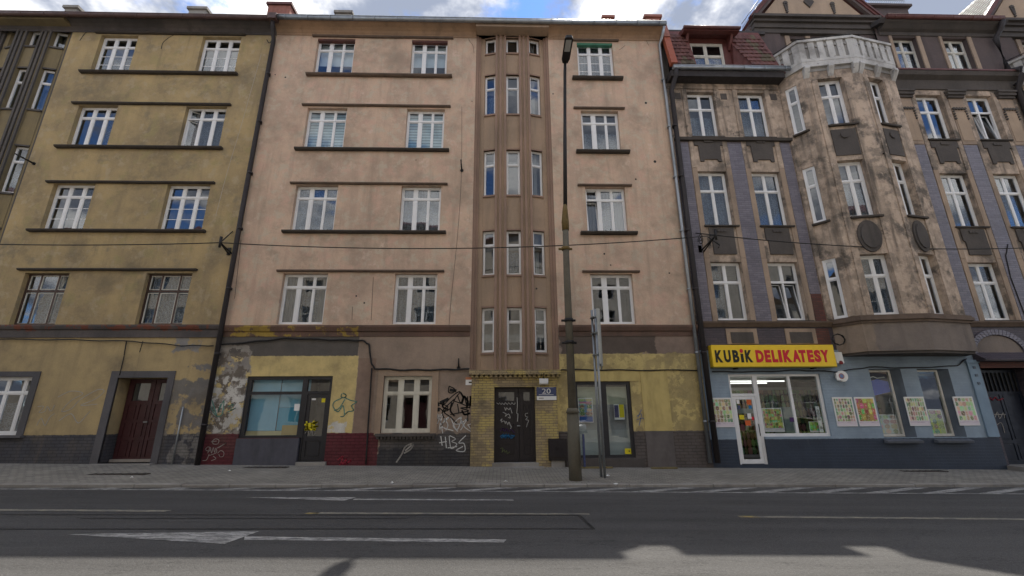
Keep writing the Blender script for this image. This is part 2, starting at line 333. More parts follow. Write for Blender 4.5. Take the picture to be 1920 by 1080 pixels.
M['signyel']=solid('sign_yellow',(.82,.55,.02),.4,.4); M['signred']=solid('sign_red',(.55,.012,.03),.45); M['signblk']=solid('sign_black',(.012,.014,.01),.45)
M['white']=solid('white_plastic',(.75,.75,.73),.45); M['plateblue']=solid('plate_blue',(.035,.05,.13),.35,.5); M['siren']=solid('siren_lens',(.2,.01,.015),.3)
M['gw']=solid('white_spray',(.62,.62,.6)); M['gk']=solid('black_spray',(.012,.012,.012)); M['gt']=solid('teal_spray',(.12,.27,.22)); M['gb']=solid('blue_spray',(.1,.15,.27)); M['gp']=solid('purple_spray',(.07,.03,.12)); M['gc']=solid('cyan_spray',(.03,.2,.45)); M['gy']=solid('yellow_spray',(.65,.55,.02)); M['gg']=solid('green_spray',(.16,.2,.08)); M['gr']=solid('red_spray',(.3,.02,.04)); M['gs']=solid('silver_spray',(.36,.34,.31))
# ---------------------------------------------------------------- windows
def curtain(win,fr,s0,s1,z0,z1,d,kind):
    def sheet(a,b,c,e,mat,amp=.022,wl=.11,dd=0.):
        m=MB(); n=max(6,int((b-a)/.022)); ph=rnd.random()*6; m.smooth=True
        for i in range(n+1):
            s=a+(b-a)*i/n; q=d+dd+amp*math.sin(2*math.pi*s/wl+ph)+amp*.5*math.sin(2*math.pi*s/(wl*2.3)+ph*2)
            m.v+=[fr.pt(s,q,c),fr.pt(s,q*1.0,e)]
        m.f=[(2*i,2*i+2,2*i+3,2*i+1) for i in range(n)]
        m.build('curtain',mat,win)
    W=s1-s0;H=z1-z0
    if kind=='net': sheet(s0,s1,z0,z1,M['net'])
    elif kind=='half': sheet(s0,s1,z0,z0+H*.55,M['net'])
    elif kind=='top': sheet(s0,s1,z0+H*.45,z1,M['net'])
    elif kind=='side': sheet(s0,s0+W*.3,z0,z1,M['net']); sheet(s1-W*.3,s1,z0,z1,M['net'])
    elif kind=='left': sheet(s0,s0+W*.45,z0,z1,M['net'])
    elif kind=='right': sheet(s1-W*.5,s1,z0,z1,M['net'])
    elif kind=='drape': sheet(s0,s0+W*.25,z0,z1,M['drape']); sheet(s1-W*.22,s1,z0,z1,M['drape']); sheet(s0,s1,z0,z1,M['net'],dd=.1)
    elif kind=='blind':
        n=int(H/.115)
        for i in range(n):
            z=z0+i*H/n
            MB().box(fr,s0,s1,d,d+.004,z,z+H/n*.62).build('blind_slat',M['blind'],win)
            MB().box(fr,s0,s1,d+.012,d+.015,z+H/n*.62-.005,z+H/n+.005).build('blind_slat',M['blinddk'],win)
    elif kind=='roller': MB().box(fr,s0,s1,d,d+.004,z0+H*.4,z1).build('roller_blind',M['white'],win)
def window(parent,fr,s0,s1,z0,z1,cols=(0,.345,.675,1),rows=(0,.74,1),fm='pvc',depth=.15,cur=None,bw=.055,mull=None,munt=0,sash=.03,glass='glass',openc=None,tilt=None,sill=None,name='window'):
    fm=M[fm]; W,H=s1-s0,z1-z0; xs=[s0+W*c for c in cols]; zs=[z0+H*r for r in rows]
    mull=mull or [.06]*(len(cols)-2); d0=depth; d1=depth+.07
    m=MB()
    m.box(fr,s0,s0+bw,d0,d1,z0,z1); m.box(fr,s1-bw,s1,d0,d1,z0,z1); m.box(fr,s0+bw,s1-bw,d0,d1,z0,z0+bw+.015); m.box(fr,s0+bw,s1-bw,d0,d1,z1-bw,z1)
    for x,t in zip(xs[1:-1],mull): m.box(fr,x-t/2,x+t/2,d0+.004,d1-.004,z0+bw,z1-bw)
    for z in zs[1:-1]: m.box(fr,s0+bw,s1-bw,d0-.006,d1-.01,z-.026,z+.026)
    win=m.build(name,fm,parent)
    for i in range(len(xs)-1):
        for j in range(len(zs)-1):
            a=xs[i]+(bw if i==0 else mull[i-1]/2); b=xs[i+1]-(bw if i==len(xs)-2 else mull[i]/2)
            c=zs[j]+(bw+.015 if j==0 else .026); e=zs[j+1]-(bw if j==len(zs)-2 else .026)
            op=openc is not None and (i,j) in openc; ti=tilt is not None and (i,j) in tilt
            f2=fr
            def P(s,dd,z):
                if op:     # casement swung inwards about its left edge
                    q=R(38); return fr.pt(a+(s-a)*math.cos(q),d0+dd+.02+(s-a)*math.sin(q),z)
                if ti:     # tilted inwards at the top
                    q=R(7); return fr.pt(s,d0+dd+(z-c)*math.sin(q),c+(z-c)*math.cos(q))
                return fr.pt(s,d0+dd,z)
            class Q: pt=staticmethod(P)
            if sash>0:
                k=MB(); k.box(Q,a,a+sash,.012,.055,c,e); k.box(Q,b-sash,b,.012,.055,c,e); k.box(Q,a+sash,b-sash,.012,.055,c,c+sash); k.box(Q,a+sash,b-sash,.012,.055,e-sash,e)
                if munt and j<len(zs)-2:
                    for t in range(munt): zc=c+(e-c)*(t+1)/(munt+1); k.box(Q,a+sash,b-sash,.028,.045,zc-.011,zc+.011)
                k.build('sash',fm,win)
            t1,t2=(rnd.random()-.5)*.006,(rnd.random()-.5)*.006
            MB().quad(P(a+sash*.6,.034+t1,c+sash*.6),P(b-sash*.6,.034+t2,c+sash*.6),P(b-sash*.6,.034-t1,e-sash*.6),P(a+sash*.6,.034-t2,e-sash*.6)).build('pane',M[glass],win)
    if cur: curtain(win,fr,s0+.03,s1-.03,z0+.02,z1-.02,depth+.19,cur)
    if sill: MB().box(fr,s0-.04,s1+.04,-.09,depth,z0-.05,z0).build('sill',M[sill],win)
    return win
W3=dict(cols=(0,.345,.675,1),rows=(0,.72,1)); W2=dict(cols=(0,.5,1),rows=(0,.66,1)); W1=dict(cols=(0,1),rows=(0,.66,1))
# ---------------------------------------------------------------- ground
def mk_asphalt(name='asphalt',k=1.):
    g=G(name); f=g.noise(38,5,.8)*1.7+.15; big=g.noise(.5,6,.65,st=(.4,1,1))*.9+.55; tr=g.mr(g.noise(1.1,5,.6,st=(.05,1.3,1),off=3.),.3,.7,.78,1.16)
    col=g.gain((.066*k,.0645*k,.0635*k),f*big*tr)
    v=g.node('ShaderNodeTexVoronoi'); g.put(v.inputs['Vector'],g.pos[0]); v.inputs['Scale'].default_value=48
    sp=g.mr(S(g,v.outputs['Distance']),.12,.3,.4,0.); col=g.mix(sp,col,(.2,.195,.19))
    cr=g.math('ABSOLUTE',g.noise(.8,6,.65,st=(.35,1.6,1),off=8.)-.5); col=g.gain(col,g.mr(cr,.0,.006,.55,1.))
    return g.out(col,.85,0.,g.bump(g.noise(90,4,.7)+S(g,v.outputs['Distance']),.55,.012),.3)
def mk_paving():
    g=G('concrete_paving'); P=g.pos; n=g.node('ShaderNodeTexBrick'); n.offset=.5
    g.put(n.inputs['Vector'],g.vec(P[1],P[2],0.0)); n.inputs['Scale'].default_value=1; n.inputs['Brick Width'].default_value=.2; n.inputs['Row Height'].default_value=.1; n.inputs['Mortar Size'].default_value=.008; n.inputs['Mortar Smooth'].default_value=.4
    n.inputs['Color1'].default_value=(.225,.21,.18,1); n.inputs['Color2'].default_value=(.3,.28,.24,1); n.inputs['Mortar'].default_value=(.08,.075,.068,1)
    col=g.gain(S(g,n.outputs['Color']),g.noise(.7,6,.65)*.9+.5); col=g.gain(col,g.noise(40,4,.7)*.5+.75)
    return g.out(col,.9,0.,g.bump(g.noise(50,3)*.3-S(g,n.outputs['Fac'])+g.noise(3,3)*.6,.7,.012),.25)
M['asph']=mk_asphalt(); M['asph2']=mk_asphalt('asphalt_patch',.86); M['pave']=mk_paving(); M['tar']=plain('tar_seam',(.02,.02,.02),.7)
M['earth']=plain('bare_ground',(.16,.14,.11),.95)
def mk_mark(name,c):
    g=G(name); wear=g.mr(g.noise(9,8,.8,st=(.5,1.6,1)),.4,.62); col=g.mix(wear,(.11,.11,.108),c); col=g.gain(col,g.noise(50,4,.7)*.5+.75)
    return g.out(col,.8,0.,g.bump(g.noise(80,3),.4,.008),.3)
M['mark']=mk_mark('worn_white_marking',(.42,.41,.39)); M['marky']=mk_mark('worn_yellow_marking',(.34,.255,.075)); M['markyw']=mk_mark('faded_pale_marking',(.28,.255,.19))
def gz(x,off): return off-SL*x
def yk(x): return 10.8+.035*x
def sheet(pts,off): return MB().quad(*[(x,y,gz(x,off)) for x,y in pts])
sheet([(-300,-300),(300,-300),(300,300),(-300,300)],-.3).build('ground',M['earth'],None,'structure')
road=sheet([(-90,.8),(90,.8),(90,yk(90)),(-90,yk(-90))],-.12).build('road',M['asph'],None,'structure')
pav=sheet([(-90,yk(-90)+.12),(90,yk(90)+.12),(90,D+.1),(-90,D+.1)],-.05)
pav=MB(); n=36
for i in range(n):
    a,b=-90+180*i/n,-90+180*(i+1)/n
    pav.quad((a,yk(a)+.13,gz(a,-.05)),(b,yk(b)+.13,gz(b,-.05)),(b,max(D,yk(b)+.2)+.12,gz(b,-.005)),(a,D+.12,gz(a,-.005)))
pav=pav.build('pavement',M['pave'],None,'structure')
opp=sheet([(-90,-5),(90,-5),(90,.7),(-90,.7)],-.03).build('opposite_pavement',M['concrete'],None,'structure')
kerb=bpy.data.objects.new('kerb',None); COL.objects.link(kerb); kerb['kind']='structure'; kerb.location=(0,yk(0),-.1)
for i in range(-19,27):
    a,b=i*1.0+.006,i*1.0+.994; dz=(rnd.random()-.5)*.014; dy=(rnd.random()-.5)*.016; e=.018
    pr=[(0,-.3),(0,-.05-e),(e,-.05),(.14,-.05),(.14,-.3)]; m=MB(); k=len(pr)
    for x in (a,b): m.v+=[(x,yk(x)+dy+p,gz(x,q+dz)) for p,q in pr]
    m.f=[(j,k+j,k+(j+1)%k,(j+1)%k) for j in range(k)]+[tuple(range(k)),tuple(range(2*k-1,k-1,-1))]
    m.build('kerb_stone',M['concrete'],kerb)
okerb=MB(); okerb.box(ID,-90,90,.66,.8,-.35,-.03,SL); okerb.build('opposite_kerb',M['concrete'],None,'structure')
def mk(name,pts,mat,off=-.116): sheet(pts,off).build(name,M[mat],road)
mk('edge_line',[(-20,10.2),(26,10.22),(26,10.31),(-20,10.29)],'mark')
for i in range(-12,14):
    x=i*1.3+.25; y1=yk(x+1.35)-.06
    if y1>10.4: t=(y1-10.31)/.58; mk('hatch_stripe',[(x,10.31),(x+.5,10.31),(x+.5+1.3*t,y1),(x+1.3*t,y1)],'mark')
mk('lane_arrow',[(-5.86,6.71),(-3.5,6.28),(-3.39,6.9)],'mark'); mk('lane_line',[(-3.36,6.47),(.04,6.37),(.08,6.52),(-3.44,6.63)],'mark')
mk('lane_arrow',[(-5.05,9.44),(-2.98,9.14),(-2.85,9.49)],'mark'); mk('lane_line',[(-2.84,9.22),(.25,9.22),(.25,9.34),(-2.84,9.34)],'mark')
mk('lane_line',[(-14,8.18),(-5.6,8.12),(-5.55,8.25),(-14,8.33)],'markyw'); mk('lane_line',[(-3.02,8.0),(1.5,8.03),(1.5,8.11),(-3.2,8.13)],'markyw')
mk('lane_line',[(4.3,7.86),(16,7.55),(16,7.71),(4.3,7.97)],'markyw'); mk('lane_line',[(3.97,7.87),(4.3,7.86),(4.3,7.97),(3.97,7.98)],'marky'); mk('lane_line',[(-3.25,8.01),(-3.02,8.0),(-3.02,8.12),(-3.2,8.13)],'marky')
mk('asphalt_patch',[(-9,6.95),(1.36,7.09),(1.3,7.97),(-9,7.85)],'asph2',-.118)
for p in ([(-9,6.93),(1.36,7.07),(1.36,7.105),(-9,6.965)],[(1.28,7.97),(1.34,7.08),(1.39,7.08),(1.33,8.0)],[(-9,7.83),(1.3,7.955),(1.3,7.99),(-9,7.88)],[(-6.5,7.6),(-1.5,7.68),(-1.5,7.71),(-6.5,7.64)]): mk('tar_seam',p,'tar',-.114)
# ---------------------------------------------------------------- buildings: shared pieces
ROWS=[(4.28,5.99),(7.52,9.25),(10.73,12.46),(13.97,15.67)]
def interior(par,x0,x1,levels,z1,depth=6.,D0=.36,name='interior'):
    m=MB()
    for z in levels: m.box(F0,x0+.3,x1-.3,D0,depth,z,z+.25)
    m.box(F0,x0+.3,x1-.3,depth,depth+.1,-.5,z1); m.box(F0,x0,x0+.3,D0,depth,-.5,z1); m.box(F0,x1-.3,x1,D0,depth,-.5,z1)
    n=int((x1-x0)/4)
    for i in range(1,n): x=x0+(x1-x0)*i/n; m.box(F0,x-.06,x+.06,D0+.1,depth,4.4,z1)
    m.build(name,M['room'],par)
def gutter(par,fr,s0,s1,d,z,r,mat,step=.85):
    m=MB(); m.tube([fr.pt(s0,d,z),fr.pt(s1,d,z)],r,10); m.tube([fr.pt(s0,d-r*.8,z+r*.75),fr.pt(s1,d-r*.8,z+r*.75)],.02,6)
    g=m.build('gutter',mat,par); x=s0+.3
    while x<s1:
        MB().tube([fr.pt(x,d,z),fr.pt(x+.03,d,z)],r*1.12,10).build('gutter_bracket',mat,g); x+=step
    return g
def downpipe(par,path,r,mat,name='downpipe',step=2.1):
    o=MB().tube(path,r,10).build(name,mat,par); z=1.2
    top=max(p[2] for p in path); x,y=path[-1][0],path[-1][1]
    while z<top-.8:
        m=MB().tube([(x,y,z),(x,y,z+.06)],r*1.18,10); m.box(ID,x-.02,x+.02,y,D+.02,z,z+.05); m.build('pipe_clamp',mat,o); z+=step
    return o
def chimney(par,x0,x1,y0,y1,z0,z1,mat,capmat):
    c=MB().box(ID,x0,x1,y0,y1,z0,z1).build('chimney',mat,par); MB().box(ID,x0-.07,x1+.07,y0-.07,y1+.07,z1,z1+.12).build('chimney_cap',capmat,c)
def roof(par,x0,x1,mat,ze=16.2,zr=17.9,over=.5):
    MB().extr(F0,[(-over,ze),(5.5,zr),(11,ze),(11,ze-.15),(5.5,zr-.15),(-over,ze-.06)],x0,x1).build('roof',mat,par)
EAVE=[(0,15.8),(-.03,15.8),(-.03,15.87),(-.07,15.91),(-.11,15.98),(-.2,16.05),(-.36,16.09),(-.42,16.10),(-.42,16.18),(0,16.18)]
def tower(par,xc,z0,z1,wallm,ribm,frames,curs,seed):
    rr=random.Random(seed); rows=[(15.16,15.9),(12.33,14.13),(8.95,10.79),(5.98,7.59),(3.38,4.85)]
    # stepped jambs at both sides
    for sg in (-1,1):
        for a,b,d in ((1.42,1.33,.05),(1.33,1.24,.11),(1.24,1.08,.18)):
            lo,hi=sorted((xc+sg*a,xc+sg*b)); MB().box(F0,lo,hi,d,.45,z0,z1).build('jamb_rib',ribm if a!=1.24 else wallm,par)
        # pilasters with two flutes
        a,b=sorted((xc+sg*.25,xc+sg*.66)); w=b-a
        m=MB(); m.box(F0,a,b,.02,.4,z0,z1)
        p=m.build('pilaster',wallm,par)
        for q in (0,.38,.81):
            MB().box(F0,a+w*q,a+w*(q+.19),-.035,.02,z0,z1).build('pilaster_rib',ribm,p)
    faces=[Fr((xc-1.08,D+.17),(xc-.66,D+.075)),Fr((xc-.25,D+.07),(xc+.25,D+.07)),Fr((xc+.66,D+.075),(xc+1.08,D+.17))]
    k=0
    for fi,fr in enumerate(faces):
        L=fr.len; hs=[(0.005,L-.005,a,b) for a,b in rows if a>z0]
        wall('bay_wall',wallm,par,fr,0,L,z0,z1,hs,.12)
        for a,b in rows:
            if a<z0: continue
            tl=frames.get((fi,k)) ; small=b-a<1
            win=window(par,fr,.005,L-.005,a,b,(0,1),(0,1) if small else (0,.68,1),'pvc',.09,cur=curs and rr.choice(curs),bw=.042,sash=.025)
            MB().box(fr,-.0,L,-.05,.09,a-.07,a-.002).build('sill',ribm,win); MB().box(fr,0,L,-.02,.05,b,b+.06).build('lintel',ribm,win)
    MB().box(F0,xc-1.42,xc+1.42,-.43,.45,z1-.0,z1+.24).build('soffit',wallm,par)
def band(par,x0,x1,z,mat,name,th=.09,out=.13,sag=True):
    n=max(2,int((x1-x0)/.7)); pr=[(0,z-th),(-out*.7,z-th),(-out,z-th*.55),(-out,z-.012),(-out*.9,z),(0,z)]
    m=MB(); k=len(pr)
    for i in range(n+1):
        x=x0+(x1-x0)*i/n; j=(rnd.random()-.5)*.012 if 0<i<n else 0
        m.v+=[F0.pt(x,d,q+(j if q<z-.02 else j*.3)) for d,q in pr]
    for i in range(n): m.f+=[(i*k+a,i*k+(a+1)%k,i*k+k+(a+1)%k,i*k+k+a) for a in range(k)]
    m.f+=[tuple(range(k-1,-1,-1)),tuple(range(n*k,n*k+k))]
    return m.build(name,mat,par)
def spline(p,k=4):
    if len(p)<3: return p
    o=[]
    for i in range(len(p)-1):
        p0,p1,p2,p3=p[max(i-1,0)],p[i],p[i+1],p[min(i+2,len(p)-1)]
        for j in range(k):
            t=j/k; o.append(tuple(.5*(2*p1[c]+(p2[c]-p0[c])*t+(2*p0[c]-5*p1[c]+4*p2[c]-p3[c])*t*t+(3*p1[c]-p0[c]-3*p2[c]+p3[c])*t**3) for c in (0,1)))
    return o+[p[-1]]
def strokes(par,mat,polys,wd=.03,d=-.004,fr=F0,Y=D,name='graffiti'):
    for p in polys: MB().ribbon(fr,spline([fac(a,b,Y) for a,b in p]),wd*(.9+.2*rnd.random()),d).build(name,M[mat],par)
def zp(x0,y0,k,polys): return [[(x0+a/k,y0+b/k) for a,b in p] for p in polys]
# ---------------------------------------------------------------- ochre house on the left
Y=thing('tenement_house','ochre rendered tenement house with dark red double door and grey plinth','house',(-16.5,D,0))
cols=[(-15.47,-14.06),(-11.6,-10.13)]
hs=[(a,b,z0,z1) for a,b in cols for z0,z1 in ROWS]
xl,xr=-26.,-8.79
TX=-18.0
wall('wall',M['yel'],Y,F0,xl,xr,4.2,16.2,hs+[(TX-1.42,TX+1.42,4.2,15.95,.3)],.2)
gh=[(-15.6,-14.23,.97,2.66),(-11.7,-10.2,.17,2.62,.5)]
wall('ground_floor_wall',M['yelg'],Y,F0,xl,xr,-.6,4.2,gh,.2)
MB().box(F0,xl,xl+.1,.0,10,-.5,16.2).build('side_wall',M['yel'],Y); MB().box(F0,xl,xr,10,10.2,-.5,16.2).build('rear_wall',M['yel'],Y)
interior(Y,xl+.15,xr-.02,[.0,3.75,6.95,10.2,13.4,16.0],16.)
kinds=[('net',2),(None,1),('net',0),(None,0),('half',2),('side',2),('net',0),('net',0)]
curY={(0,3):('half',2),(1,3):('half',2),(0,2):('right',0),(1,2):('net',0),(0,1):('right',2),(1,1):(None,2),(0,0):('net',0),(1,0):('net',0)}
for c,(a,b) in enumerate(cols):
    for r_,(z0,z1) in enumerate(ROWS):
        cu,mu=curY[(c,r_)]
        if r_==0:
            w_=window(Y,F0,a,b,z0,z1,(0,.3,.7,1),(0,.66,1),'brownwood',.14,cur='net',bw=.05,sash=.0,mull=[.06,.06])
            for i,(p,q) in enumerate(((.05,.29),(.32,.68),(.71,.95))):
                for e0,e1 in ((.03,.63),(.69,.97)):
                    W_,H_=b-a,z1-z0; m=MB(); x0,x1,y0,y1=a+W_*p,a+W_*q,z0+H_*e0,z0+H_*e1
                    for bx in ((x0,x0+.025,y0,y1),(x1-.025,x1,y0,y1),(x0+.025,x1-.025,y0,y0+.025),(x0+.025,x1-.025,y1-.025,y1)): m.box(F0,bx[0],bx[1],.15,.19,bx[2],bx[3])
                    m.build('casement_bead',M['oldwhite'],w_)
        else: window(Y,F0,a,b,z0,z1,cur=cu,munt=mu,openc={(0,0),(0,1)} if (c,r_)==(1,2) else None,mull=[.085,.085])
for i,z in enumerate((7.5,10.71,13.93)): band(Y,-15.75,-9.96,z,M['soot'],'sill_band',.085,.15)
for i,z in enumerate((6.13,9.32,12.55,15.79)): band(Y,-15.68,-9.98,z,M['soot'],'lintel_band',.07,.11)
MB().extr(F0,[(0,3.86),(-.04,3.86),(-.05,4.1),(-.1,4.12),(-.14,4.2),(-.14,4.25),(0,4.27)],xl,xr).build('string_course',M['yelcorn'],Y)
MB().extr(F0,[(a,b-.02) for a,b in EAVE],xl,xr).build('eaves_cornice',M['yelcorn'],Y)
tower(Y,TX,2.9,15.95,M['yeltow'],M['yelpil'],{},[None,'half',None],3)
gutter(Y,F0,xl,-8.6,-.52,16.07,.085,M['brownmetal'])
roof(Y,xl,-8.8,M['rooftar'])
for x0,x1,y0,z1 in ((-13.2,-12.5,D+.9,18.0),(-18.3,-17.8,D+.9,17.95)): chimney(Y,x0,x1,y0,y0+.9,16,z1,M['concrete'],M['concrete'])
# ground-floor window with its grey stone surround
window(Y,F0,-15.6,-14.23,.97,2.66,(0,.4,.77,1),(0,.72,1),cur='half',bw=.07,depth=.12)
m=MB()
for q in ((-14.23,-14.04,.9,2.82),(-15.79,-15.6,.9,2.82),(-15.6,-14.23,2.66,2.82)): m.box(F0,q[0],q[1],-.035,.04,q[2],q[3])
m.build('window_surround',M['greytrim'],Y); MB().box(F0,-15.7,-14.0,-.12,.1,.9,.97).build('sill',M['greytrim'],Y)
m=MB()
for q in ((-11.92,-11.7,.15,2.82),(-10.2,-10.0,.15,2.82),(-11.7,-10.2,2.62,2.82)): m.box(F0,q[0],q[1],-.03,.04,q[2],q[3])
m.build('door_surround',M['greytrim'],Y)
def panelled(par,fr,s0,s1,z0,z1,d,mat,panels,glass=(),name='door',gm='glass',st=.05):
    m=MB(); allp=list(panels)+list(glass); xs=sorted({s0,s1}|{p[i] for p in allp for i in (0,1)}); zs=sorted({z0,z1}|{p[i] for p in allp for i in (2,3)})
    for i in range(len(xs)-1):
        for j in range(len(zs)-1):
            cx,cz=(xs[i]+xs[i+1])/2,(zs[j]+zs[j+1])/2
            if any(p[0]<cx<p[1] and p[2]<cz<p[3] for p in allp): continue
            m.box(fr,xs[i],xs[i+1],d,d+st,zs[j],zs[j+1])
    o=m.build(name,mat,par)
    for p in panels:
        MB().box(fr,p[0],p[1],d+.022,d+st-.004,p[2],p[3]).box(fr,p[0]+.035,p[1]-.035,d+.006,d+.022,p[2]+.035,p[3]-.035).build('panel',mat,o)
    for p in glass: MB().quad(fr.pt(p[0],d+.02,p[2]),fr.pt(p[1],d+.02,p[2]),fr.pt(p[1],d+.02,p[3]),fr.pt(p[0],d+.02,p[3])).build('pane',M[gm],o)
    return o
pn=[(a,b,c,e) for a,b in ((-11.55,-11.28),(-11.2,-10.95)) for c,e in ((.3,.78),(.86,1.3),(1.38,1.84))]
dr=panelled(Y,F0,-11.66,-10.86,.18,2.6,.42,M['oxblood'],pn,[(-11.5,-11.0,1.95,2.48)])
MB().box(F0,-10.96,-10.84,.37,.41,1.3,1.33).build('handle',M['zinc'],dr)
panelled(Y,F0,-10.85,-10.22,.18,2.6,.43,M['oxblood'],[(-10.75,-10.33,c,e) for c,e in ((.3,.78),(.86,1.3),(1.38,1.84))],[(-10.7,-10.38,1.95,2.48)])
MB().box(F0,-11.85,-10.05,-.22,.42,-.1,.17).build('door_step',M['concrete'],Y)
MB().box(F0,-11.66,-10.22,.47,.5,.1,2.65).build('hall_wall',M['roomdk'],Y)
MB().tube([(-9.55,D-.04,1.75),(-9.55,D-.04,.12)],.022,8).build('conduit',M['galv'],Y)
downpipe(Y,[(-8.72,D-.52,16.05),(-8.75,D-.4,15.75),(-8.8,D-.13,15.45),(-8.81,D-.13,8),(-8.77,D-.13,.1)],.075,M['pipe'])
MB().box(F0,-8.85,-8.55,-.66,-.4,15.95,16.2).build('rainwater_head',M['brownmetal'],Y)
strokes(Y,'gs',zp(0,420,2.25,[[(245,730),(300,705),(350,715),(300,745),(260,790),(300,780),(340,740),(410,700),(440,705),(400,740),(340,765),(410,760)],[(160,770),(185,770),(165,795),(190,790),(200,770),(215,790),(230,765)],[(155,850),(175,820),(190,850),(210,815),(230,800)],[(250,830),(300,800),(330,840),(370,800),(380,790)]]),.02)
strokes(Y,'gk',zp(0,0,2.348,[[(770,152),(745,165),(718,188),(710,215)],[(352,178),(372,150),(385,140)],[(1175,175),(1185,190),(1195,180)]])+[[(268,640),(262,660)]],.03,name='crack')
strokes(Y,'gs',zp(0,0,2.348,[[(1150,240),(1105,400),(1060,560),(1000,760),(950,950)]]),.01,name='crack')
# ---------------------------------------------------------------- pink house in the middle
P=thing('tenement_house','tall pink rendered tenement house with brown ribbed stair tower and yellow shopfronts','house',(-1.2,D,0))
xl,xr=-8.79,6.38; PX=.44
cols=[(-7.18,-5.72),(-3.51,-2.11),(3.0,4.42)]
hs=[(a,b,z0,z1) for a,b in cols for z0,z1 in ROWS]
wall('wall',M['pink'],P,F0,xl,xr,4.2,16.2,hs+[(PX-1.42,PX+1.42,4.2,15.95,.3)],.19)
TL=(2.3,4.06,.2,2.45)
gh=[(-7.81,-6.04,.84,2.65,.14),(-6.04,-5.2,.17,2.65,.14),(-3.62,-2.13,.96,2.64),(-.9,1.74,-.6,2.63,.1),TL,(PX-1.42,PX+1.42,2.63,4.2,.3)]
wall('ground_floor_wall',M['pinkg'],P,F0,xl,PX,-.6,4.2,gh,.18); wall('ground_floor_wall',M['pinkg'],P,F0,PX,xr,-.6,4.2,gh,.18)
MB().box(F0,xr-.08,xr,.02,10,-.5,16.2).build('side_wall',M['pink'],P); MB().box(F0,xl,xr,10,10.2,-.5,16.2).build('rear_wall',M['pink'],P)
interior(P,xl+.02,xr-.1,[-.1,3.75,6.95,10.2,13.4,16.0],16.)
cuP={(0,3):('roller',0,.1),(1,3):('roller',0,.1),(2,3):('net',2,.1),(0,2):('blind',0,.1),(1,2):('blind',0,.1),(2,2):('half',0,.12),(0,1):('net',0,.1),(1,1):('net',0,.1),(2,1):('drape',0,.12),(0,0):('drape',0,.1),(1,0):('net',0,.1),(2,0):(None,0,.12)}
for c,(a,b) in enumerate(cols):
    for r_,(z0,z1) in enumerate(ROWS):
        cu,mu,mw=cuP[(c,r_)]; L=M['soot']
        window(P,F0,a,b,z0,z1,cur=cu,munt=mu,mull=[mw,.035] if (c,r_)!=(2,3) else [.085,.085],tilt={(0,0),(0,1)} if (c,r_)==(2,1) else None)
        if r_==3: MB().box(F0,a,b,.02,.17,z1-.09,z1-.002).build('window_head',plain('green_head',(.06,.2,.13),.7) if c==2 else M['rbrick'],P)
for z in (7.5,10.71,13.95): band(P,-7.39,-1.88,z,M['sootbr'] if z>11 else M['soot'],'sill_band',.09,.15); band(P,2.74,4.7,z,M['soot'],'sill_band',.1,.17)
for z in (6.1,9.34,12.59,15.78): band(P,-7.38,-1.89,z,M['sootbr'],'lintel_band',.065,.1); band(P,2.73,4.67,z,M['sootbr'],'lintel_band',.065,.1)
for a,b in ((xl,PX-1.43),(PX+1.43,xr)):
    MB().extr(F0,[(0,3.88),(-.02,3.88),(-.03,4.02),(-.07,4.05),(-.12,4.17),(-.12,4.23),(0,4.25)],a,b).build('string_course',M['pinkband'],P)
    MB().extr(F0,EAVE,a,b).build('eaves_cornice',M['pinkcorn'],P)
tower(P,PX,2.8,15.95,M['tow'],M['towrib'],{},[None,None,'half',None],5)
gutter(P,F0,-8.58,6.45,-.52,16.12,.085,M['zinc'])
roof(P,-8.8,6.38,M['rooftar'])
chimney(P,5.95,6.55,D+.15,D+1.0,16,17.15,M['chim'],M['chim']); chimney(P,-9.6,-8.7,D+.4,D+1.5,16,17.75,M['chim'],M['redmetal'])
chimney(P,-7.05,-6.4,D+.9,D+1.7,16,17.93,M['concrete'],M['concrete']); chimney(P,4.42,4.84,D+.9,D+1.4,16,17.92,M['chim'],M['chim'])
# yellow brick portal, ledge, door of number 20
FP=Fr((0,D-.07))
wall('portal',M['ybrick'],P,FP,-.9,1.74,-.6,2.63,[(-.2,1.06,-.02,2.29,.4)],.4)
[MB().box(F0,x,x+.02,-.068,.02,-.6,2.63).build('portal_return',M['ybrick'],P) for x in (-.902,1.722)]
led=MB().box(F0,-.98,1.86,-.22,.2,2.66,2.80).build('portal_ledge',M['ybrick'],P)
for i in range(19): MB().box(F0,-.93+i*.148,-.93+i*.148+.085,-.17,-.02,2.58,2.657).build('dentil',M['ybrick'],led)
d1=panelled(P,F0,-.2,.56,.12,2.29,.14,M['door20'],[(-.07,.42,.3,.62),(-.07,.42,.72,1.78)],[(-.07,.42,1.88,2.14)])
d2=panelled(P,F0,.57,1.06,.12,2.29,.15,M['door20'],[(.69,.93,.3,.62),(.69,.93,.72,1.74)],[(.71,.9,1.88,2.14)])
MB().box(F0,.5,.6,.10,.145,1.12,1.15).build('handle',M['zinc'],d1)
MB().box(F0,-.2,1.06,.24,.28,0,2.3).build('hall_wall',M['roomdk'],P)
MB().box(F0,-.25,1.12,-.14,.12,-.1,.10).build('door_step',M['concrete'],P); MB().box(F0,-.36,1.27,-.42,-.14,-.12,-.0).build('door_step',M['concrete'],P)
YD=D+.135; FD=Fr((0,D+.135))
DZ=lambda pol:zp(920,715,6.545,pol)
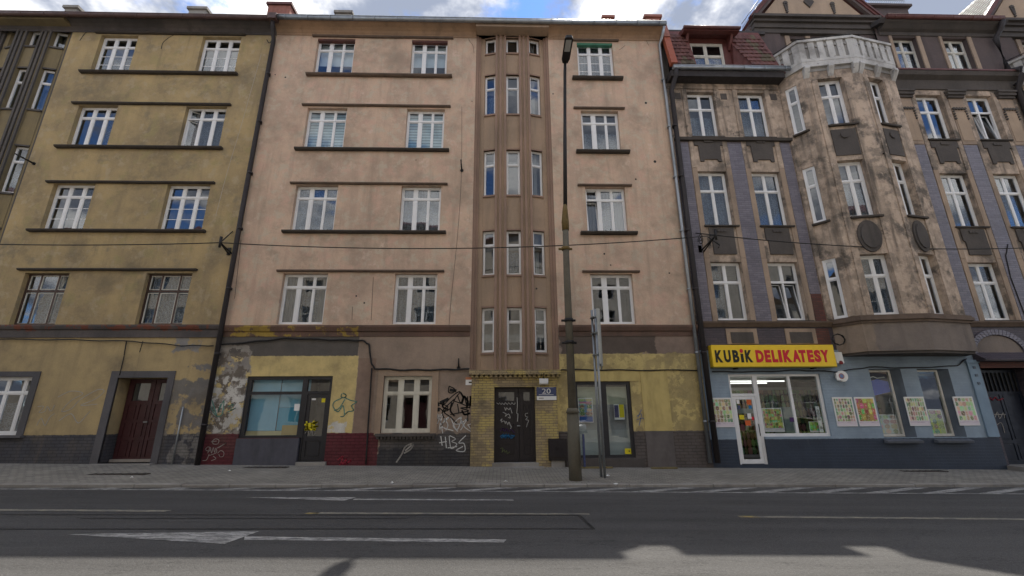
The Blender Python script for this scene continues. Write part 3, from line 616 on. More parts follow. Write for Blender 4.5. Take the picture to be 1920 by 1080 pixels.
strokes(P,'gw',DZ([[(75,265),(100,280),(110,262),(130,285),(140,265),(165,285),(180,262),(205,285),(220,262),(245,285),(260,262),(285,285),(300,265)],[(170,320),(185,355),(195,325),(225,350),(240,325),(262,390)],[(150,380),(190,400),(180,430),(220,400),(240,450),(215,440)],[(120,480),(140,460),(130,500),(165,485),(180,520),(190,490),(210,530),(225,500),(250,555),(265,525),(245,580)],[(324,200),(328,300),(320,390),(335,400),(328,490)],[(455,390),(425,400),(430,430),(455,440),(430,470),(465,480),(450,520),(440,560)]]),.016,-.002,FD,YD)
strokes(P,'gp',DZ([[(120,610),(150,575),(170,615),(195,580),(220,620),(250,590),(290,630)]]),.03,-.002,FD,YD); strokes(P,'gc',DZ([[(120,675),(160,650),(140,695),(190,650),(180,700),(220,650),(215,695),(250,660),(245,700),(280,680),(280,665),(130,690)]]),.03,-.002,FD,YD); strokes(P,'gg',DZ([[(120,825),(150,820),(140,870),(165,840),(175,875),(195,850),(205,885),(235,865)]]),.016,-.002,FD,YD)
# left shopfront
FS=Fr((0,D+.05)); fb=M['frameblk']
m=MB()
for q in ((-7.81,-7.68,.84,2.65),(-6.12,-5.97,.84,2.65),(-7.68,-6.12,2.55,2.65),(-7.68,-6.12,.84,.91),(-7.68,-6.12,2.10,2.19),(-5.97,-5.2,2.55,2.65),(-5.29,-5.2,.17,2.55),(-5.97,-5.29,2.12,2.2),(-5.97,-5.93,.17,2.12)): m.box(FS,q[0],q[1],0,.09,q[2],q[3])
sf=m.build('shopfront',fb,P)
for q in ((-7.68,-6.12,.91,2.10),(-7.68,-6.12,2.19,2.55),(-5.97,-5.29,2.2,2.55)): MB().quad(FS.pt(q[0],.04,q[2]),FS.pt(q[1],.04,q[2]),FS.pt(q[1],.041,q[3]),FS.pt(q[0],.041,q[3])).build('pane',M['shopglass'],sf)
panelled(P,FS,-5.925,-5.29,.19,2.115,.02,fb,[(-5.83,-5.38,.3,.75)],[(-5.83,-5.38,.88,2.0)],'door','shopglass')
blu=solid('light_blue_board',(.24,.47,.62)); blu2=solid('blue_board',(.09,.36,.52)); crm=solid('cream_board',(.5,.43,.24)); cart=solid('cardboard',(.42,.3,.1))
bk=MB().box(FS,-7.7,-6.85,.16,.18,1.04,2.6).build('window_backing',blu,P); MB().box(FS,-6.84,-5.95,.19,.21,1.04,1.72).build('backing_board',blu2,bk); MB().box(FS,-6.84,-5.95,.19,.21,1.725,2.6).build('backing_board',blu,bk); MB().box(FS,-7.7,-6.0,.11,.3,.84,1.03).build('display_shelf',crm,bk); MB().box(FS,-6.6,-6.14,.05,.1,.92,1.2).build('carton',cart,bk)
MB().box(FS,-6.3,-6.14,.026,.03,1.62,1.82).build('paper_notice',M['white'],sf)
FG=Fr((0,D+.082)); 
strokes(P,'gy',zp(360,580,3.375,[[(715,730),(790,715),(720,745),(795,740),(715,760),(780,760)],[(725,710),(735,765)],[(770,708),(775,765)]]),.045,-.025,FG,D+.06); strokes(P,'gs',zp(360,580,3.375,[[(715,785),(735,765),(740,795),(760,770),(765,800),(780,785)]]),.012,-.025,FG,D+.06)
for q,mt in (((-5.8,-5.68,1.93,1.98),'white'),((-5.5,-5.39,1.86,1.98),'gy')): MB().box(FS,q[0],q[1],.033,.036,q[2],q[3]).build('sticker',M[mt],sf)
MB().box(F0,-7.83,-6.0,-.03,.12,-.3,.83).build('plinth_panel',M['plinthblue'],P); MB().box(F0,-5.98,-5.12,-.1,.14,-.3,.17).build('door_step',M['concrete'],P)
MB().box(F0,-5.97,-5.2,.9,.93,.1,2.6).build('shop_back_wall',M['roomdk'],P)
# ground-floor window beside the portal
window(P,F0,-3.62,-2.13,.96,2.64,(0,.345,.675,1),(0,.69,1),'creampaint',.1,cur=None,bw=.075,mull=[.12,.12])
m=MB()
for q in ((-3.8,-3.62,.9,2.82),(-2.13,-1.93,.9,2.82),(-3.62,-2.13,2.64,2.82)): m.box(F0,q[0],q[1],-.03,.04,q[2],q[3])
m.build('window_surround',M['tow'],P)
s_=MB().box(F0,-3.74,-1.95,-.13,.1,.86,.94).build('sill',M['panel'],P)
for i in range(16): MB().box(F0,-3.7+i*.11,-3.7+i*.11+.075,-.1,-.005,.79,.857).build('sill_brick',M['panel'],s_)
# right shopfront
a,b,c,e=TL; m=MB()
for q in ((a,a+.09,c,e),(b-.1,b,c,e),(a+.09,b-.1,e-.1,e),(a+.09,b-.1,c,c+.08),(3.08,3.3,c+.08,e-.1)): m.box(FS,q[0],q[1],0,.09,q[2],q[3])
sf=m.build('shopfront',fb,P)
for q in ((a+.09,3.08),(3.3,b-.1)): MB().quad(FS.pt(q[0],.04,c+.08),FS.pt(q[1],.04,c+.08),FS.pt(q[1],.042,e-.1),FS.pt(q[0],.042,e-.1)).build('pane',M['shopglass'],sf)
frost=solid('frosted_film',(.34,.37,.37)); pale=solid('pale_film',(.46,.47,.36))
bk=MB().box(FS,a+.05,b-.05,.14,.15,.2,1.0).build('window_film',frost,P); MB().box(FS,a+.05,b-.05,.155,.165,1.0,1.75).build('film_band',solid('grey_film',(.27,.29,.3)),bk); MB().box(FS,a+.05,b-.05,.17,.18,1.75,2.3).build('film_band',pale,bk)
MB().box(FS,3.05,3.12,-.06,.0,1.25,1.32).build('handle',M['zinc'],sf)
MB().box(FS,a,b,.19,.22,2.25,2.45).build('film_head',M['roomdk'],bk)
MB().box(F0,1.95,4.3,-.05,.15,-.3,.19).build('shop_plinth',M['panel'],P)
MB().box(F0,2.3,4.35,-.015,.03,2.46,2.76).build('fascia_board',M['ochrebox'],P)
MB().box(F0,4.4,5.25,-.02,.03,-.3,.96).build('blocked_door_base',M['plinthblue'] and plain('grey_brown_paint',(.12,.105,.10),.8),P); MB().box(F0,4.4,5.25,-.02,.03,.965,2.74).build('blocked_door',M['ochrebox'],P)
PZ=lambda p:zp(640,640,4.154,p)
strokes(P,'gk',PZ([[(840,350),(880,370),(870,400),(835,395),(840,350)],[(760,480),(800,490),(850,440),(900,400),(925,395),(890,440),(850,520),(800,545),(760,520),(705,540)],[(760,480),(830,510),(800,550),(850,590),(900,640)],[(870,460),(920,480),(990,500),(1005,440),(1000,520)],[(905,420),(930,480),(955,425),(975,490),(985,430)],[(850,570),(930,555),(990,540),(930,520),(1000,515)],[(1020,490),(1095,520)],[(985,540),(985,620)],[(905,490),(915,550)],[(880,450),(790,540),(800,600)]]),.035)
strokes(P,'gk',PZ([[(775,475),(830,450)],[(850,380),(890,385)],[(1030,505),(1090,520)],[(710,538),(760,535)]]),.09)
strokes(P,'gk',PZ([[(800,470),(790,510),(830,530)],[(930,400),(950,440),(940,480)],[(960,430),(985,470),(975,520)],[(860,480),(850,540),(880,580)],[(940,540),(960,570),(1000,560)],[(745,470),(760,500)],[(1005,430),(1015,480),(1000,500)]]),.055)
strokes(P,'gw',PZ([[(740,545),(760,610),(745,640)],[(800,600),(830,650),(815,690)],[(925,600),(950,650),(930,690)],[(1010,640),(1030,700)],[(1060,600),(1040,640)]]),.03)
strokes(P,'gw',PZ([[(730,560),(755,600),(790,560),(770,640),(765,690),(800,620),(840,590),(780,660),(870,695)],[(850,590),(900,690),(935,590),(870,650),(905,700)],[(880,645),(930,640),(980,605),(955,660),(1020,705),(985,650)],[(1030,610),(1045,690),(1085,620),(1020,650),(1095,650),(1060,665),(1065,700)],[(760,570),(775,635),(790,715)],[(990,650),(1040,640),(1085,660)]]),.022)
strokes(P,'gw',PZ([[(775,740),(785,810)],[(810,745),(818,830)],[(765,790),(820,780)],[(840,740),(855,835),(900,800),(860,780),(890,760),(845,735)],[(830,830),(900,820)],[(968,735),(915,790),(955,795),(960,855),(895,850),(945,820)]]),.024)
strokes(P,'gs',PZ([[(430,940),(470,880),(500,820),(560,795),(540,840),(490,870)],[(500,850),(545,810)]]),.04)
SZ=lambda p:zp(370,640,4.319,p)
strokes(P,'gs',SZ([[(115,815),(145,790),(175,800),(165,830),(130,830),(125,812),(155,808)],[(65,875),(85,855),(110,865),(95,890),(70,880)],[(85,905),(105,860),(115,905),(130,860),(140,900),(150,865),(155,900),(95,925)],[(165,905),(190,885),(215,900),(210,930),(185,935),(175,915)],[(95,915),(75,960),(45,965)],[(160,865),(230,825),(175,860)],[(130,930),(150,950),(115,965)]]),.016)
strokes(P,'gt',SZ([[(1180,420),(1205,435),(1195,455),(1165,450),(1170,425)],[(1170,460),(1110,490),(1100,530),(1140,570),(1180,520),(1190,600),(1160,610)],[(1200,460),(1250,480),(1290,490),(1250,520),(1265,560),(1220,570),(1200,590)],[(1195,470),(1150,540),(1110,560)]]),.03)
strokes(P,'gt',SZ([[(110,530),(150,600),(200,590),(215,480),(170,570),(190,510)],[(250,530),(290,510),(270,560),(310,540),(250,570)],[(120,480),(160,610)]]),.03)
strokes(P,'gr',SZ([[(1140,960),(1180,930),(1160,1000),(1210,950),(1190,1000),(1240,960),(1230,980),(1150,1000)]]),.03)
strokes(P,'gb',zp(800,440,2.348,[[(925,800),(945,790),(935,840)],[(925,815),(955,808),(960,835)],[(960,800),(985,800),(970,850)],[(970,820),(995,800),(985,830),(1015,800)],[(930,805),(945,770)]]),.02)
strokes(P,'gk',zp(850,20,2.456,[[(75,60),(80,80),(68,110),(75,140),(90,160),(95,195)],[(765,180),(780,170),(790,160)],[(900,160),(880,120)]])+[[(866,200),(865,330),(858,440),(846,560),(842,610)],[(452,450),(440,560)],[(700,520),(696,600)],[(660,600),(661,575)]],.012,name='crack')
for px,py,q in ((1211,193,.05),(1228,303,.055),(1192,336,.035),(1037,176,.03),(535,145,.035),(516,140,.025),(668,555,.03),(683,568,.03),(885,190,.02),(1145,430,.02),(1255,512,.03),(1133,476,.035),(1145,497,.025),(1006,541,.03),(780,300,.02)):
    x,z=fac(px,py); MB().tube([F0.pt(x,-.003,z),F0.pt(x,.02,z)],q,7).build('wall_hole',M['gk'],P)
# downpipes between the pink house and its neighbour
downpipe(P,[(6.36,D-.52,16.0),(6.33,D-.35,15.75),(6.28,D-.1,15.5),(6.27,D-.1,8),(6.24,D-.1,.05)],.055,M['zinc'])
# ---------------------------------------------------------------- purple brick house on the right
Q=thing('tenement_house','weathered plaster and purple brick house with bay window, white balcony and blue shopfront','house',(15,D,0))
xl,xr=6.38,27.0; RR=[(4.39,6.44),(7.78,9.93),(11.36,13.38)]
cL=[(7.14,8.2),(9.11,10.17)]; cR=[(16.14,17.2),(18.16,19.24)]
ns=[(11.8,12.62),(13.38,14.2)]
wall('wall',M['plas'],Q,F0,xl,10.85,4.2,13.75,[(a,b,z0,z1) for a,b in cL for z0,z1 in RR],.2)
wall('wall',M['plas'],Q,F0,15.3,20.6,4.2,14.3,[(a,b,z0,z1) for a,b in cR for z0,z1 in RR],.2)
wall('wall',M['plas'],Q,F0,25.1,xr,4.2,14.3,(),.2)
gh=[(7.2,8.08,-.02,2.66,.12),(8.08,10.17,.77,2.66,.12)]+[(a,b+.22,.72,2.8,.28) for a,b in ns]
wall('ground_floor_wall',M['shop'],Q,F0,xl,15.43,-.7,3.42,gh,.2)
MB().quad(F0.pt(xl,0,3.42),F0.pt(10.9,0,3.42),F0.pt(10.9,0,4.2),F0.pt(xl,0,4.2)).build('upper_shop_wall',M['pbrickd'],Q)
MB().quad(F0.pt(10.9,.02,3.42),F0.pt(15.43,.02,3.42),F0.pt(15.43,.02,4.2),F0.pt(10.9,.02,4.2)).build('upper_shop_wall',M['apron'],Q)
wall('portal_wall',M['pbrickd'],Q,F0,15.43,xr,-.7,4.2,[(15.5,17.0,-.12,2.82,.45)],.4)
MB().box(F0,xr-.1,xr,0,10,-.5,16.6).build('side_wall',M['plas'],Q); MB().box(F0,xl,xr,10,10.2,-.5,16.6).build('rear_wall',M['plas'],Q)
interior(Q,xl+.05,xr-.12,[-.35,3.8,7.1,10.6,13.9],16.5,7.)
RC={(0,2):'half',(1,2):'net',(0,1):'net',(1,1):'net',(0,0):'left',(1,0):None,(2,2):None,(3,2):None,(2,1):'net',(3,1):'net',(2,0):'right',(3,0):'net'}
for c,(a,b) in enumerate(cL+cR):
    for r_,(z0,z1) in enumerate(RR):
        ti={(0,0),(1,0)} if (c,r_) in ((1,0),(3,2)) else None
        window(Q,F0,a,b,z0,z1,cur=RC[(c,r_)],tilt=ti,depth=.16,bw=.065,sash=.028,**W2)
        MB().box(F0,a-.05,b+.12,-.09,.1,z0-.06,z0-.005).build('sill',M['soot'],Q)
        # raised rough plaster jambs and the sunk panel below the sill
        for x0,x1 in ((a-.19,a-.01),(b+.01,b+.19)): MB().box(F0,x0,x1,-.03,.02,z0-.02 if r_==0 else RR[r_-1][1]+.13,z1+.12).build('jamb',M['stone'] if r_<2 else M['plas'],Q)
        if r_>0:
            pz=z0-.09; m=MB(); w_=b-a
            if r_==2: m.face(F0,[(a,pz),(a,pz-.28),(a+.14,pz-.28),(a+.16,pz-.95),(a+.3,pz-.95),(a+.32,pz-.86),(b-.26,pz-.86),(b-.24,pz-.95),(b-.12,pz-.95),(b-.1,pz-.28),(b,pz-.28),(b,pz)],-.045,.02)
            else: m.face(F0,[(a+.1,pz),(a+.1,pz-.45),(a+.17,pz-.5),(a+.17,pz-.98),(b-.1,pz-.98),(b-.1,pz)],-.045,.02)
            p_=m.build('sunk_panel',M['panel'],Q)
            cx=(a+b)/2
            for q in range(3): MB().box(F0,cx-.16+q*.11,cx-.06+q*.11,-.08,-.04,pz-.17,pz-.08).build('panel_ornament',M['panel'],p_)
# purple brick strips between the windows
for a,b,z0,z1 in ((6.42,6.93,4.37,11.15),(8.4,8.92,4.37,11.15),(10.38,10.75,5.3,11.15),(10.4,10.75,4.37,5.3),(15.38,15.92,4.37,11.12),(17.42,17.95,4.37,11.12),(19.45,20.1,4.37,11.12)):
    MB().box(F0,a,b,-.02,.02,z0,z1).build('brick_strip',M['rbrick'] if z1<6 else M['pbrick'],Q)
# pilaster heads between the top right windows
for a,b in ((15.38,15.93),(17.42,17.97),(19.45,20.0)):
    p_=MB().box(F0,a,b,-.03,.02,11.15,13.35).build('pilaster',M['stone'],Q); MB().box(F0,a+.06,b-.06,-.045,-.029,11.3,12.55).build('pilaster_panel',M['gablep'],p_)
    for z0,z1,o in ((13.2,13.3,.1),(13.3,13.42,.16),(13.42,13.5,.2)): MB().box(F0,a-o*.5,b+o*.5,-o,.02,z0,z1).build('capital',M['panel'],p_)
    for i in range(5): MB().tube([F0.pt(a+.06+i*.11,-.03,12.72),F0.pt(a+.06+i*.11,-.08,12.72)],.055,8).build('pilaster_ornament',M['panel'],p_)
    for sx in (a+.03,b-.03):
        for i in range(4): MB().tube([F0.pt(sx,-.03,12.6-i*.11),F0.pt(sx,-.075,12.6-i*.11)],.04,6).build('pilaster_ornament',M['panel'],p_)
MB().box(F0,6.42,10.82,-.13,.03,11.17,11.29).build('string_course',M['soot'],Q)
for a,b in ((xl,10.85),(15.3,20.5)): MB().extr(F0,[(0,4.17),(-.05,4.17),(-.1,4.24),(-.15,4.3),(-.15,4.34),(0,4.36)],a,b).build('string_course',M['sootbr'],Q)
MB().extr(F0,[(0,13.6),(-.05,13.62),(-.1,14.0),(-.28,14.1),(-.33,14.22),(-.33,14.28),(.2,14.42)],15.3,20.4).build('attic_cornice',M['panel'],Q)
MB().box(F0,15.3,20.4,-.36,-.28,14.26,14.33).build('cornice_flashing',M['redmetal'],Q)
# frieze panels above the shop sign
for x in (7.35,9.3): p_=MB().box(F0,x-.02,x+1.0,-.025,.02,3.62,4.12).build('frieze_panel',M['stone'],Q); MB().box(F0,x+.12,x+.86,-.04,-.024,3.64,4.0).build('sunk_panel',M['panel'],p_)
MB().box(F0,10.0,10.75,-.012,.02,3.5,4.12).build('brick_patch',M['rbrick'],Q)
# ---- bay, balcony and gable (twice)
M['greytile']=plain('grey_roof_tile',(.27,.27,.25),.8,0,.35,4,.3); M['redtile']=plain('red_roof_tile',(.13,.056,.048),.75,0,.45,3.2,.4,.3,.55); M['mosstile']=plain('mossy_roof_tile',(.11,.085,.055),.85,0,.4,3.2,.4,.3,.55)
def bay(dx,full=True):
    pts=[(10.8+dx,D),(11.35+dx,D-.68),(13.15+dx,D-.98),(14.85+dx,D-.62),(15.35+dx,D)]; cx=13.08+dx
    off=lambda k,e=0.:[(cx+(x-cx)*k,(y-(k-1)*1.7 if y<D-.01 else D+e)) for x,y in pts]
    MB().prism(off(1.012,.3),3.28,4.2).build('bay_apron',M['apron'],Q)
    MB().prism(off(.985,.3),3.2,3.29).build('bay_soffit',M['panel'],Q)
    for k,z0,z1 in ((1.04,4.16,4.24),(1.07,4.24,4.34),(1.05,4.34,4.40)): MB().prism(off(k,.3),z0,z1).build('bay_cornice',M['sootbr'],Q)
    wins=[(.2,.64),(.22,.68),(.22,.64),None]
    for i in range(4):
        fr=Fr(pts[i],pts[i+1]); L=fr.len; t=wins[i]
        hs=[(L*t[0],L*t[1],z0,z1) for z0,z1 in RR] if t else []
        wall('bay_wall',M['plas'],Q,fr,0,L,4.38,13.95,hs,.2)
        if not t: continue
        for r_,(z0,z1) in enumerate(RR):
            a,b=L*t[0],L*t[1]; kw=W1 if i==0 else W2
            kw=dict(kw); win=window(Q,fr,a,b,z0,z1,cur=(None,'net','half')[(i+r_)%3] if i==1 else (None if i==0 else 'left'),depth=.04 if i==0 else .19,bw=.06 if i!=1 else .08,sash=.035,**kw)
            if r_>0: MB().box(fr,a-.03,b+.12,-.1,.08,z0-.07,z0-.005).build('sill',M['soot'],win)
            if i and r_==2: p_=MB().box(fr,a+.02,b-.02,-.03,.02,z0-1.25,z0-.2).build('sunk_panel',M['panel'],Q); MB().tube([fr.pt((a+b)/2,-.02,z0-.45),fr.pt((a+b)/2,-.08,z0-.45)],.13,10).build('panel_ornament',M['panel'],p_)
            if i and r_==1:
                c_=(a+b)/2; w_=min(.36,(b-a)*.42); o_=None
                for k,dd in ((1.,-.05),(.78,-.09),(.55,-.05)):
                    m=MB(); m.face(fr,[(c_+w_*k*math.cos(u*math.pi/12),z0-.72+.56*k*math.sin(u*math.pi/12)) for u in range(24)],dd,.02)
                    o2=m.build('oval_medallion' if o_ is None else 'medallion_ring',M['panel'],Q if o_ is None else o_); o_=o_ or o2
        for x0,x1 in ((a-.22,a-.02),(b+.02,b+.22)): MB().box(fr,max(x0,.02),min(x1,L-.02),-.035,.02,4.42,13.3).build('bay_rib',M['plas'],Q)
    # balcony
    bp=[(10.62+dx,D+.3)]+[(x+(x-cx)*.045,y-.1) for x,y in pts[1:4]]+[(15.6+dx,D+.3)]
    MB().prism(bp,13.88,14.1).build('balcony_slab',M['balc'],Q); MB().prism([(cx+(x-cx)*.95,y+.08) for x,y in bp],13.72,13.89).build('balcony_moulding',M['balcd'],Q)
    rt=None
    for i in range(4):
        fr=Fr(bp[i],bp[i+1]); L=fr.len
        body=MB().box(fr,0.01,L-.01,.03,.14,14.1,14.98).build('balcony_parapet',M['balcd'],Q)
        MB().box(fr,-.03,L+.03,-.05,.18,14.98,15.08).build('coping',M['balc'],body); MB().box(fr,0,L,-.01,.16,14.1,14.22).build('parapet_base',M['balc'],body)
        n=(3,5,5,2)[i]; pw=L/(n+.66)
        for j in range(n+1):
            s=j*pw; MB().box(fr,s+.005,s+pw*.66,-.008,.03,14.22,14.975).build('parapet_pier',M['balc'],body)
            if j<n: MB().tube([fr.pt(s+pw*.83,.03,14.78),fr.pt(s+pw*.83,-.015,14.78)],pw*.15,10).build('parapet_boss',M['balcd'],body)
        m=MB(); m.tube([fr.pt(0,.06,15.22),fr.pt(L,.06,15.22)],.015,6)
        for j in range(int(L/.3)+1): m.tube([fr.pt(j*.3,.06,15.07),fr.pt(j*.3,.06,15.22)],.01,5)
        m.build('balcony_rail',M['dark'],body)
        if i in (1,2):
            for s in (.12,L*.5,L-.12):
                MB().extr(fr,[(-.06,13.9),(-.08,13.78),(.02,13.6),(.12,13.45),(.2,13.45),(.2,13.9)],s-.09,s+.09).build('corbel',M['balc'],Q)
    # gable front
    fg=Fr((0,D+.3)); gx=[(11.95+dx,12.55+dx),(12.78+dx,13.6+dx),(13.85+dx,14.45+dx)]
    wall('gable_wall',M['attic'],Q,fg,10.56+dx,15.5+dx,13.9,17.2,[(a,b,14.6,16.35) for a,b in gx],.2)
    for a,b in gx: window(Q,fg,a,b,14.6,16.35,cols=(0,1) if b-a<.7 else (0,.5,1),rows=(0,.6,1),fm='oldwhite',depth=.14,cur=None,bw=.06,sash=.03)
    for x in (11.75,12.62,13.68,14.6): MB().box(fg,x+dx-.03,x+dx+.16,-.05,.02,14.1,16.45).build('gable_pier',M['stone'],Q)
    for a,b in ((10.56,11.5),(14.85,15.5)): MB().box(fg,a+dx,b+dx,-.1,.02,13.95,16.5).build('corner_pier',M['attic'],Q)
    for z0,z1,o in ((16.5,16.72,.14),(16.72,16.95,.2),(16.95,17.08,.3),(17.08,17.2,.42)): MB().box(fg,10.5+dx-o*.4,15.5+dx+o*.4,-o,.02,z0,z1).build('entablature',M['panel'],Q)
    wall('gable_cheek',M['plas'],Q,Fr((10.57+dx,D+4),(10.57+dx,D+.31)),0,3.69,13.5,17.1,(),.1)
    ap=20.45; MB().face(fg,[(10.75+dx,17.2),(15.4+dx,17.2),(13.08+dx,ap-.3)],-.12,.1).build('gable_front',M['gablep'],Q)
    for x,z in ((11.98,17.6),(14.0,17.6)):
        o_=None
        for k in range(5): o2=MB().tube([fg.pt(x+dx,-.1,z+k*.12),fg.pt(x+dx,-.17,z+k*.12)],.05+.012*k,8).build('gable_ornament',M['panel'],Q if o_ is None else o_); o_=o_ or o2
    MB().face(fg,[(13.0+dx-.22,18.15),(13.0+dx,17.85),(13.0+dx+.22,18.15),(13.0+dx,18.6)],-.17,-.1).build('gable_ornament',M['panel'],Q)
    for sg in (-1,1):
        x0=13.08+dx+sg*2.72; v=Vector((-sg*2.72,ap-17.1)); v.normalize(); nn=Vector((sg*abs(v.y),abs(v.x)))
        pr=[(x0,17.08),(13.08+dx,ap),(13.08+dx+nn.x*.02,ap+.12),(x0+nn.x*.12,17.08+nn.y*.12)]
        rf=MB().face(fg,pr,-.3,3.4).build('gable_roof',M['roofred'],Q)
        MB().face(fg,[(x0+nn.x*.11,17.06+nn.y*.11),(13.08+dx+nn.x*.1,ap+nn.y*.1),(13.08+dx+nn.x*.17,ap+nn.y*.17),(x0+nn.x*.18,17.06+nn.y*.18)],-.34,-.18).build('verge_flashing',M['redmetal'],rf)
        MB().face(fg,[(x0-nn.x*.16,17.1-nn.y*.16+.05),(13.08+dx,ap-.22),(13.08+dx,ap-.02),(x0,17.07)],-.26,-.13).build('verge_board',M['attic'],rf)
        if sg==-1 and dx>5:
            Ls=math.hypot(2.72,ap-17.1)
            for k in range(16):
                y0=D+.3-.15+k*.22; m=MB()
                for e in range(12):
                    t0,t1=e/12*Ls,(e+1)/12*Ls; P0=Vector((x0,17.08))+v*t0+nn*.16; P1=Vector((x0,17.08))+v*t1+nn*.13
                    q=[(P0.x,y0,P0.y),(P0.x,y0+.12,P0.y+.03),(P0.x,y0+.215,P0.y),(P1.x,y0+.215,P1.y),(P1.x,y0+.12,P1.y+.03),(P1.x,y0,P1.y)]
                    m.quad(q[0],q[1],q[4],q[5]); m.quad(q[1],q[2],q[3],q[4])
                m.build('tile_course',M['greytile'],rf)
bay(0.); bay(9.85)
# ---- right attic storey
FA=Fr((0,D+.06))
wall('attic_wall',M['attic'],Q,FA,15.4,20.5,14.2,17.0,[(16.0,17.02,14.5,16.25),(18.1,19.16,14.5,16.25)],.2)
for a,b in ((16.0,17.02),(18.1,19.16)):
    window(Q,FA,a,b,14.5,16.25,cur='net',fm='oldwhite',depth=.16,bw=.05,sash=.03,**W2)
    for x0,x1 in ((a-.13,a-.005),(b+.005,b+.18)): MB().box(FA,x0,x1,-.04,.02,14.45,16.3).build('jamb',M['stone'],Q)
    MB().box(FA,a-.05,b+.1,-.08,.1,14.44,14.5).build('sill',M['soot'],Q)
MB().extr(FA,[(0,16.3),(-.05,16.32),(-.07,16.45),(-.2,16.5),(-.35,16.6),(-.45,16.65),(-.45,16.72),(0,16.8)],15.5,20.45).build('eaves_cornice',M['panel'],Q)
gutter(Q,FA,15.5,20.35,-.5,16.76,.085,M['redmetal'],.8)
downpipe(Q,[(20.3,D-.44,16.7),(20.28,D-.3,16.4),(20.2,D-.1,16.1),(20.2,D-.1,14.5),(20.2,D-.45,14.3),(20.2,D-.45,14.0),(20.25,D-.12,13.6),(20.3,D-.12,.1)],.1,M['pipe'])
MB().extr(F0,[(-.42,16.75),(6,19.0),(11,16.6),(11,16.4),(6,18.8),(-.3,16.6)],15.3,20.6).build('roof',M['rooftar'],Q)
MB().extr(F0,[(.1,16.5),(6,18.2),(11,16.5),(11,16.3),(6,18.0),(.1,16.35)],xl,10.8).build('roof',M['rooftar'],Q)
def guard(path,h,step,par):
    m=MB(); p=[Vector(a) for a in path]
    for a,b in zip(p,p[1:]):
        up=Vector((0,0,h)); m.tube([a+up,b+up],.018,5); m.tube([a+up*.35,b+up*.35],.014,5); n=max(2,int((b-a).length/step))
        for i in range(n+1): q=a.lerp(b,i/n); m.tube([q,q+up],.01,4)
    m.build('snow_guard',M['galv'],par)
hx=fac(1640,30,D+2.2); hx2=fac(1700,12,D+2.2)
MB().box(ID,hx[0]-.6,hx2[0],D+2.2,D+3.4,17.2,hx2[1]).box(ID,hx[0]-.6,hx2[0]+.12,D+2.05,D+3.5,hx2[1]-.12,hx2[1]).build('roof_dormer',M['attic'],Q)
guard([(hx[0]-.6,D+2.15,hx2[1]),(hx2[0]-.1,D+2.15,hx2[1])],.3,.09,Q); guard([(hx2[0]+.1,D+1.3,17.35),(19.8,D+1.3,17.35)],.3,.12,Q); guard([(hx[0]-.6,D+1.2,17.25),(hx2[0],D+1.2,17.25)],.32,.1,Q)
a_=fac(1392,52,D+1.1); b_=fac(1424,6,D+1.1); guard([(a_[0],D+1.1,a_[1]-.1),(b_[0],D+1.1,b_[1]-.1)],.32,.12,Q)
# ---- mansard with tiles and dormer window
S0,S1=(-.42,14.14),(.12,16.5); sv=Vector((S1[0]-S0[0],S1[1]-S0[1])); SLn=sv.length; sv/=SLn; sn=Vector((-sv.y,sv.x))
mp=lambda t,o:(S0[0]+sv.x*t+sn.x*o,S0[1]+sv.y*t+sn.y*o)
def rx(z): return 9.22+max(0.,(15.6-z))*.42
mm=MB()
for a,b in ((6.42,7.5),):
    mm.quad(F0.pt(a,*mp(0,0)),F0.pt(b,*mp(0,0)),F0.pt(b,*mp(SLn,0)),F0.pt(a,*mp(SLn,0)))
man0=mm.build('mansard_roof',M['roofred'],Q); mm=MB()
mm.quad(F0.pt(rx(14.14),*mp(0,0)),F0.pt(10.75,*mp(0,0)),F0.pt(10.6,*mp(1.5,0)),F0.pt(9.22,*mp(1.5,0)))
mm.quad(F0.pt(9.22,*mp(1.5,0)),F0.pt(10.6,*mp(1.5,0)),F0.pt(10.5,*mp(SLn,0)),F0.pt(9.22,*mp(SLn,0)))
man=mm.build('mansard_roof',M['roofred'],Q)
tm=[]
for mt in ('redtile','redtile','mosstile'):
    m=MB(); W_,L_=.178,.31; k=5
    top=[(-W_/2+W_*i/k,0.,.012*math.sin(math.pi*i/k)) for i in range(k+1)]
    bot=[(-W_/2+W_*i/k,-L_-.02*math.sin(math.pi*i/k),.034+.016*math.sin(math.pi*i/k)) for i in range(k+1)]
    low=[(x,y,z-.022) for x,y,z in bot]
    m.v=top+bot+low; n=k+1
    for i in range(k): m.f+=[(i,n+i,n+i+1,i+1),(n+i,2*n+i,2*n+i+1,n+i+1)]
    me=bpy.data.meshes.new('tile'); me.from_pydata(m.v,[],m.f); me.materials.append(M[mt]); tm.append(me)
ny=Vector((0,sv.x,sv.y)); nz_=Vector((0,-abs(sn.x) if sn.x<0 else -sn.x,sn.y)); nz_=Vector((1,0,0)).cross(ny).normalized()
if nz_.y>0: nz_=-nz_
rowsN=9
for r_ in range(rowsN):
    t=.26+r_*.235; d_,z_=mp(t,.012)
    for c_ in range(23):
        x=6.72+c_*.182+(.09 if r_%2 else 0)
        if 7.42<x<rx(z_)+.06 or x>10.62-.12*t*.4: continue
        mt=tm[2] if (r_<3 and x<8 and rnd.random()<.75) or (x>9.9 and rnd.random()<.4) else tm[rnd.randrange(2)]
        o=bpy.data.objects.new('tile',mt); COL.objects.link(o); o.parent=man if x>8 else man0
        j=(rnd.random()-.5)*.03
        xa=Vector((1,0,j)).normalized(); ya=(ny-xa*ny.dot(xa)).normalized(); za=xa.cross(ya)
        o.matrix_local=Matrix(((xa.x,ya.x,za.x,x),(xa.y,ya.y,za.y,D+d_),(xa.z,ya.z,za.z,z_),(0,0,0,1)))
FDm=Fr((0,D+.16))
